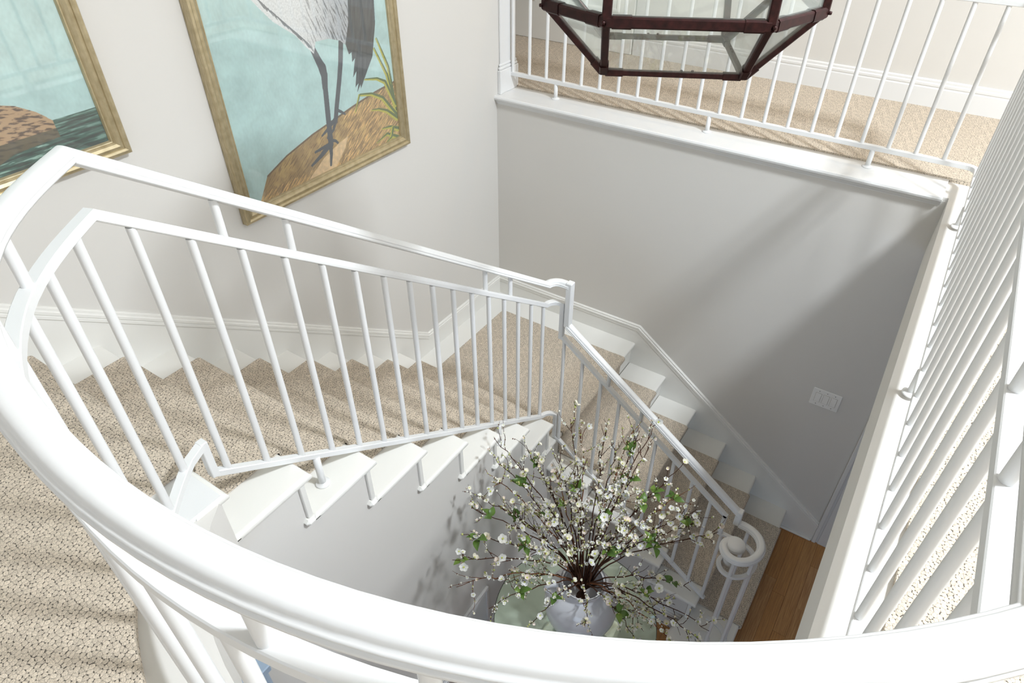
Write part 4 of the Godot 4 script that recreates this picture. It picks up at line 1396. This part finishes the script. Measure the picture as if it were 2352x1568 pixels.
func leaf_mesh(kind: int) -> ArrayMesh:
	# an oval leaf folded along its midrib, along +x
	var st := begin()
	var L: float = [0.055, 0.042, 0.048][kind]
	var n := 6
	var g := [Color(0.10, 0.19, 0.03), Color(0.16, 0.26, 0.04), Color(0.075, 0.15, 0.025)]
	for i in n:
		var f0 := float(i) / n; var f1 := float(i + 1) / n
		var w0 := L * 0.30 * sin(PI * pow(f0, 0.8)); var w1 := L * 0.30 * sin(PI * pow(f1, 0.8))
		var y0 := L * 0.16 * sin(PI * f0) - L * 0.1 * f0; var y1 := L * 0.16 * sin(PI * f1) - L * 0.1 * f1
		var a := Vector3(f0 * L, y0, 0); var b := Vector3(f1 * L, y1, 0)
		for s: float in [-1.0, 1.0]:
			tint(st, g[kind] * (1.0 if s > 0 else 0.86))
			var p := Vector3(f0 * L, y0 + w0 * 0.35, s * w0); var q := Vector3(f1 * L, y1 + w1 * 0.35, s * w1)
			tri(st, a, b, q, Vector3.UP, 0)
			tri(st, a, q, p, Vector3.UP, 0)
	return finish(st)

func along(pts: PackedVector3Array, f: float) -> Array:
	var x := clampf(f, 0.0, 0.9999) * (pts.size() - 1)
	var i := int(x)
	return [pts[i].lerp(pts[i + 1], x - i), (pts[i + 1] - pts[i]).normalized()]

func basis_to(dir: Vector3, roll: float) -> Basis:
	# y axis along dir
	var y := dir.normalized()
	var x := y.cross(Vector3(0.3, 0.2, 0.9)).normalized()
	var z := x.cross(y)
	return Basis(x, y, z) * Basis(Vector3.UP, roll)

func make_branches() -> void:
	var tips := [[1.47,1.86,1.55],[1.52,1.83,1.54],[1.63,1.81,1.50],[1.78,1.85,1.44],[1.84,1.94,1.40],[1.84,1.81,1.44],[2.00,1.77,1.44],[2.03,1.63,1.51],[2.12,1.61,1.53],[2.25,1.59,1.57],[2.15,1.58,1.56],[1.21,1.82,1.82],[1.23,1.73,1.85],[1.22,1.68,1.90],[1.26,1.65,2.03],[1.29,1.67,2.11],[1.37,1.63,2.01],[1.33,1.64,2.23],[1.35,1.60,2.33],[1.32,1.29,2.28],[1.48,1.21,2.25],[1.34,1.72,1.72],[1.38,1.68,1.72],[1.50,1.77,1.71],[1.59,1.77,1.74],[1.52,1.73,1.77],[1.48,1.25,2.13],[1.67,1.17,2.19],[1.89,1.16,2.06],[2.10,1.19,1.93],[2.10,1.17,2.00],[2.25,1.21,1.94],[2.36,1.25,1.89],[2.23,1.32,1.72],[2.36,1.28,1.84],[2.20,1.21,1.88],[1.70,1.77,1.49],[1.74,1.84,1.45],[1.55,1.64,1.95],[1.69,1.70,1.84],[1.78,1.72,1.74],[1.92,1.67,1.65],[2.05,1.55,1.68],[1.54,1.56,2.08],[1.91,1.61,1.80],[1.69,1.59,1.98],[1.81,1.69,1.88]]
	var bm: Array = []; var lm: Array = []
	for k in 4: bm.append(blossom_mesh(k))
	for k in 3: lm.append(leaf_mesh(k))
	var mouth := Vector3(1.765, 1.185, 1.872)
	for n in tips.size():
		var tip := Vector3(tips[n][0], tips[n][1], tips[n][2])
		var droop := tip.y < 1.4
		var out := Vector3(tip.x - mouth.x, 0, tip.z - mouth.z)
		var L := mouth.distance_to(tip)
		var start := mouth + out.normalized() * 0.055 * rng.randf_range(0.3, 1.0)
		var root := mouth - out.normalized() * 0.03 + Vector3(0, -0.16, 0)
		var c1 := start + Vector3(0, L * (0.22 if droop else 0.42), 0) + out * (0.15 if droop else 0.12)
		var c2 := tip - out * (0.25 if droop else 0.18) + Vector3(0, 0.09 if droop else -L * 0.08, 0)
		var t := thing("blossom_branch", branch_label(tips, n), "branch", start, "flowering branches in the white jar")
		var st := begin()
		var pts := PackedVector3Array([root - start]); var rr := PackedFloat32Array([0.0042])
		var steps := 16
		for i in steps + 1:
			var f := float(i) / steps
			var a := start.lerp(c1, f); var b := c1.lerp(c2, f); var c := c2.lerp(tip, f)
			var p := a.lerp(b, f).lerp(b.lerp(c, f), f)
			p += Vector3(rng.randf_range(-1, 1), rng.randf_range(-1, 1), rng.randf_range(-1, 1)) * 0.007 * minf(1.0, f * 3.0)
			pts.append(p - start); rr.append(lerpf(0.0040, 0.0013, f))
		tube(st, pts, rr, 5)
		var twigs: Array = [pts]
		for w in 11:
			var at: Array = along(pts, rng.randf_range(0.32, 0.95))
			var side := Vector3(rng.randf_range(-1, 1), rng.randf_range(-0.5, 1), rng.randf_range(-1, 1)).normalized()
			var tl := rng.randf_range(0.05, 0.15) * (1.0 if L > 0.5 else 0.7)
			var tp := PackedVector3Array([at[0]]); var tr := PackedFloat32Array([0.0018])
			var dir: Vector3 = (at[1] * 0.8 + side * 0.8).normalized()
			var pos: Vector3 = at[0]
			for i in 5:
				dir = (dir + Vector3(rng.randf_range(-1, 1), rng.randf_range(-0.6, 0.9), rng.randf_range(-1, 1)) * 0.34).normalized()
				pos += dir * tl / 5.0
				tp.append(pos); tr.append(lerpf(0.0017, 0.0008, i / 4.0))
			tube(st, tp, tr, 4)
			twigs.append(tp)
		part("stem", finish(st), M.bark2 if n % 6 == 1 else M.bark, t)
		# buds: little knobs set all along the twigs
		var bd := begin()
		for tw: PackedVector3Array in twigs:
			var m := 9 if tw == pts else 5
			for i in m:
				var at: Array = along(tw, rng.randf_range(0.35 if tw == pts else 0.1, 1.0))
				var side := Vector3(rng.randf_range(-1, 1), rng.randf_range(-0.6, 1), rng.randf_range(-1, 1)).normalized()
				var r := rng.randf_range(0.0025, 0.0058)
				var kind := rng.randf()
				tint(bd, Color(0.88, 0.86, 0.76) if kind < 0.42 else (Color(0.55, 0.58, 0.22) if kind < 0.68 else Color(0.16, 0.075, 0.05)))
				if kind >= 0.68: r *= 0.6
				lathe(bd, [[0.0, -r], [r * 0.8, -r * 0.6], [r, 0.0], [r * 0.7, r * 0.8], [0.0, r * 1.15]], at[0] + side * r * 0.9, 6)
		var bo := part("buds", finish(bd), M.petal, t)
		bo.set_meta("kind", "stuff")
		# open flowers
		var nb := 6 if n < 38 else 7
		for i in nb:
			var tw: PackedVector3Array = twigs[rng.randi() % twigs.size()] if i > 1 else pts
			var at: Array = along(tw, rng.randf_range(0.42, 1.0))
			var side := Vector3(rng.randf_range(-1, 1), rng.randf_range(0.0, 1.4), rng.randf_range(-0.6, 1)).normalized()
			var o := part("blossom", bm[[0, 1, 0, 2, 3, 1, 3][rng.randi() % 7]], M.petal, t)
			var sc := rng.randf_range(0.75, 1.3)
			o.transform = Transform3D(basis_to(side, rng.randf() * TAU).scaled(Vector3.ONE * sc), at[0] + side * 0.006)
		# the many half-open flowers between them
		var hf := begin()
		for i in 16:
			var tw: PackedVector3Array = twigs[rng.randi() % twigs.size()]
			var at: Array = along(tw, rng.randf_range(0.3, 1.0))
			var side := Vector3(rng.randf_range(-1, 1), rng.randf_range(-0.2, 1.4), rng.randf_range(-0.8, 1)).normalized()
			hf.append_from(bm[2 + rng.randi() % 2] if i % 3 else bm[0], 0, Transform3D(basis_to(side, rng.randf() * TAU).scaled(Vector3.ONE * rng.randf_range(0.4, 0.72)), at[0] + side * 0.005))
		var ho := part("half_open_blossoms", hf.commit(), M.petal, t)
		ho.set_meta("kind", "stuff")
		# leaves in small tufts on some branches
		if n in [3, 5, 6, 7, 9, 10, 12, 14, 15, 17, 18, 20, 22, 24, 25, 27, 30, 33, 34, 38, 40, 41, 42, 43, 44]:
			var at: Array = along(pts, rng.randf_range(0.5, 0.97))
			var m := 3 + rng.randi() % 2
			var a0 := rng.randf() * TAU
			for i in m:
				var a := a0 + 1.15 * i + rng.randf_range(-0.3, 0.3)
				var d := Vector3(cos(a), rng.randf_range(-0.2, 0.9), sin(a)).normalized()
				var z := (d.cross(Vector3.UP).normalized() + Vector3(0, rng.randf_range(-0.6, 0.6), 0)).normalized()
				z = (z - d * z.dot(d)).normalized()
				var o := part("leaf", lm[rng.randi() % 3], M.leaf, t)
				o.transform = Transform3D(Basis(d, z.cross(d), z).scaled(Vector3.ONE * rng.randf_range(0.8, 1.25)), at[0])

func branch_kind(tip: Vector3) -> int:
	if tip.y < 1.4: return 0 if tip.x > 2.0 else (1 if tip.x < 1.7 else 2)
	if tip.x < 1.42: return 3
	if tip.z < 1.6: return 4 if tip.x > 1.9 else 5
	return 6

func branch_label(tips: Array, n: int) -> String:
	var tip := Vector3(tips[n][0], tips[n][1], tips[n][2])
	var words := ["blossoming branch drooping over the table's right edge", "blossoming branch drooping over the table's left part", "blossoming branch hanging before the white jar", "blossoming branch reaching from the jar towards the grey stair wall", "blossoming branch reaching towards the lower railing", "tall blossoming branch rising behind the jar", "short blossoming branch in the middle of the bouquet"]
	var k := branch_kind(tip)
	var rank := 0; var count := 0
	for q: Array in tips:
		var v := Vector3(q[0], q[1], q[2])
		if branch_kind(v) != k: continue
		count += 1
		if v.x * 0.834 - v.z * 0.551 < tip.x * 0.834 - tip.z * 0.551: rank += 1
	if count == 1: return words[k]
	var ord := ["leftmost", "second from left", "third from left", "fourth from left", "fifth from left", "sixth from left", "seventh from left", "eighth from left", "ninth from left", "tenth from left", "eleventh from left", "twelfth from left", "thirteenth from left"]
	return words[k] + ", " + ("rightmost" if rank == count - 1 else ord[mini(rank, 12)]) + " of them"

# ------------------------------------------------------------------ small things
func make_small_things() -> void:
	# switch plate on the far wall
	var s := thing("light_switch", "white three-gang switch plate on the grey far wall", "switch", Vector3(2.436, H - 1.478, 0.0))
	part("plate", box_mesh(Vector3(-0.084, 0, 0.0), Vector3(0.084, 0.132, 0.007), 0.003), M.plastic, s)
	for i in 3:
		var x := (i - 1) * 0.046
		var rk := part("rocker", box_mesh(Vector3(x - 0.0165, 0.033, 0.0065), Vector3(x + 0.0165, 0.099, 0.0100), 0.0015), M.plastic, s)
		part("rocker_gap", box_mesh(Vector3(x - 0.0180, 0.0315, 0.0050), Vector3(x + 0.0180, 0.1005, 0.0074)), M.clay, rk)
		for y: float in [0.016, 0.116]:
			var st := begin()
			tube(st, PackedVector3Array([Vector3(x, y, 0.006), Vector3(x, y, 0.0078)]), PackedFloat32Array([0.0028, 0.0028]), 8)
			part("screw", finish(st), M.lead, s)
	# return air grille low on the wall under the stairs
	var v := thing("air_grille", "white wall grille above the baseboard under the stairs", "vent", Vector3(1.155, 0.19, 2.16))
	var fr := begin()
	var hw := 0.315; var hh := 0.36
	box(fr, Vector3(0, 0, -hw), Vector3(0.016, 0.022, hw), 0.003)
	box(fr, Vector3(0, hh - 0.022, -hw), Vector3(0.016, hh, hw), 0.003)
	box(fr, Vector3(0, 0.022, -hw), Vector3(0.016, hh - 0.022, -hw + 0.022), 0.003)
	box(fr, Vector3(0, 0.022, hw - 0.022), Vector3(0.016, hh - 0.022, hw), 0.003)
	part("grille_frame", finish(fr), M.white, v)
	part("back_plate", box_mesh(Vector3(0.0, 0.02, -hw + 0.02), Vector3(0.002, hh - 0.02, hw - 0.02)), M.wall, v)
	for i in 16:
		var y := 0.030 + i * 0.0195
		var st := begin()
		quad(st, Vector3(0.003, y + 0.012, -hw + 0.022), Vector3(0.003, y + 0.012, hw - 0.022), Vector3(0.011, y, hw - 0.022), Vector3(0.011, y, -hw + 0.022), Vector3(1, 1, 0))
		quad(st, Vector3(0.003, y + 0.010, -hw + 0.022), Vector3(0.003, y + 0.010, hw - 0.022), Vector3(0.011, y - 0.002, hw - 0.022), Vector3(0.011, y - 0.002, -hw + 0.022), Vector3(-1, -1, 0))
		part("slat", finish(st), M.white, v)
	# curtain in the hall below
	var c := thing("curtain", "blue-grey curtain in soft folds down in the hall below", "curtain", Vector3(1.20, 0.03, 3.35))
	var cs := begin()
	var n := 72
	for i in n:
		var f0 := float(i) / n; var f1 := float(i + 1) / n
		var xa := 0.018 * sin(f0 * 44.0 + sin(f0 * 9.0) * 1.5); var xb := 0.018 * sin(f1 * 44.0 + sin(f1 * 9.0) * 1.5)
		var za := lerpf(-0.23, 0.30, f0); var zb := lerpf(-0.23, 0.30, f1)
		quad(cs, Vector3(xa, 0, za), Vector3(xb, 0, zb), Vector3(xb * 0.55, 1.84, zb * 0.97), Vector3(xa * 0.55, 1.84, za * 0.97), Vector3.RIGHT, 0)
	part("cloth", finish(cs), M.drape, c)
	part("header", box_mesh(Vector3(-0.045, 1.825, -0.235), Vector3(0.014, 1.86, 0.30), 0.004), M.drape, c)
	# recessed lamps of the gallery ceiling
	for x: float in [0.2, 1.52, 2.85, 4.2]:
		var dl := thing("recessed_lamp", "warm round recessed ceiling lamp over the gallery corridor", "lamp", Vector3(x, H + 2.44, -0.74), "recessed gallery lamps")
		var st := begin()
		lathe(st, [[0.048, -0.002], [0.068, -0.004], [0.070, 0.0], [0.048, 0.0]], Vector3.ZERO, 24)
		part("trim_ring", finish(st), M.white, dl)
		st = begin()
		lathe(st, [[0.0, -0.001], [0.048, -0.001], [0.048, 0.0], [0.0, 0.0]], Vector3.ZERO, 24)
		part("lens", finish(st), M.lamp, dl)
		var l := SpotLight3D.new()
		l.name = "lamp_light"
		l.spot_angle = 60.0
		l.spot_angle_attenuation = 0.6
		l.light_energy = 0.35
		l.light_color = Color(1.0, 0.86, 0.66)
		l.light_size = 0.045
		l.spot_range = 20.0
		l.spot_attenuation = 2.0
		l.shadow_enabled = true
		dl.add_child(l)
		l.position = Vector3(0, -0.01, 0)
		l.rotation.x = -PI / 2.0
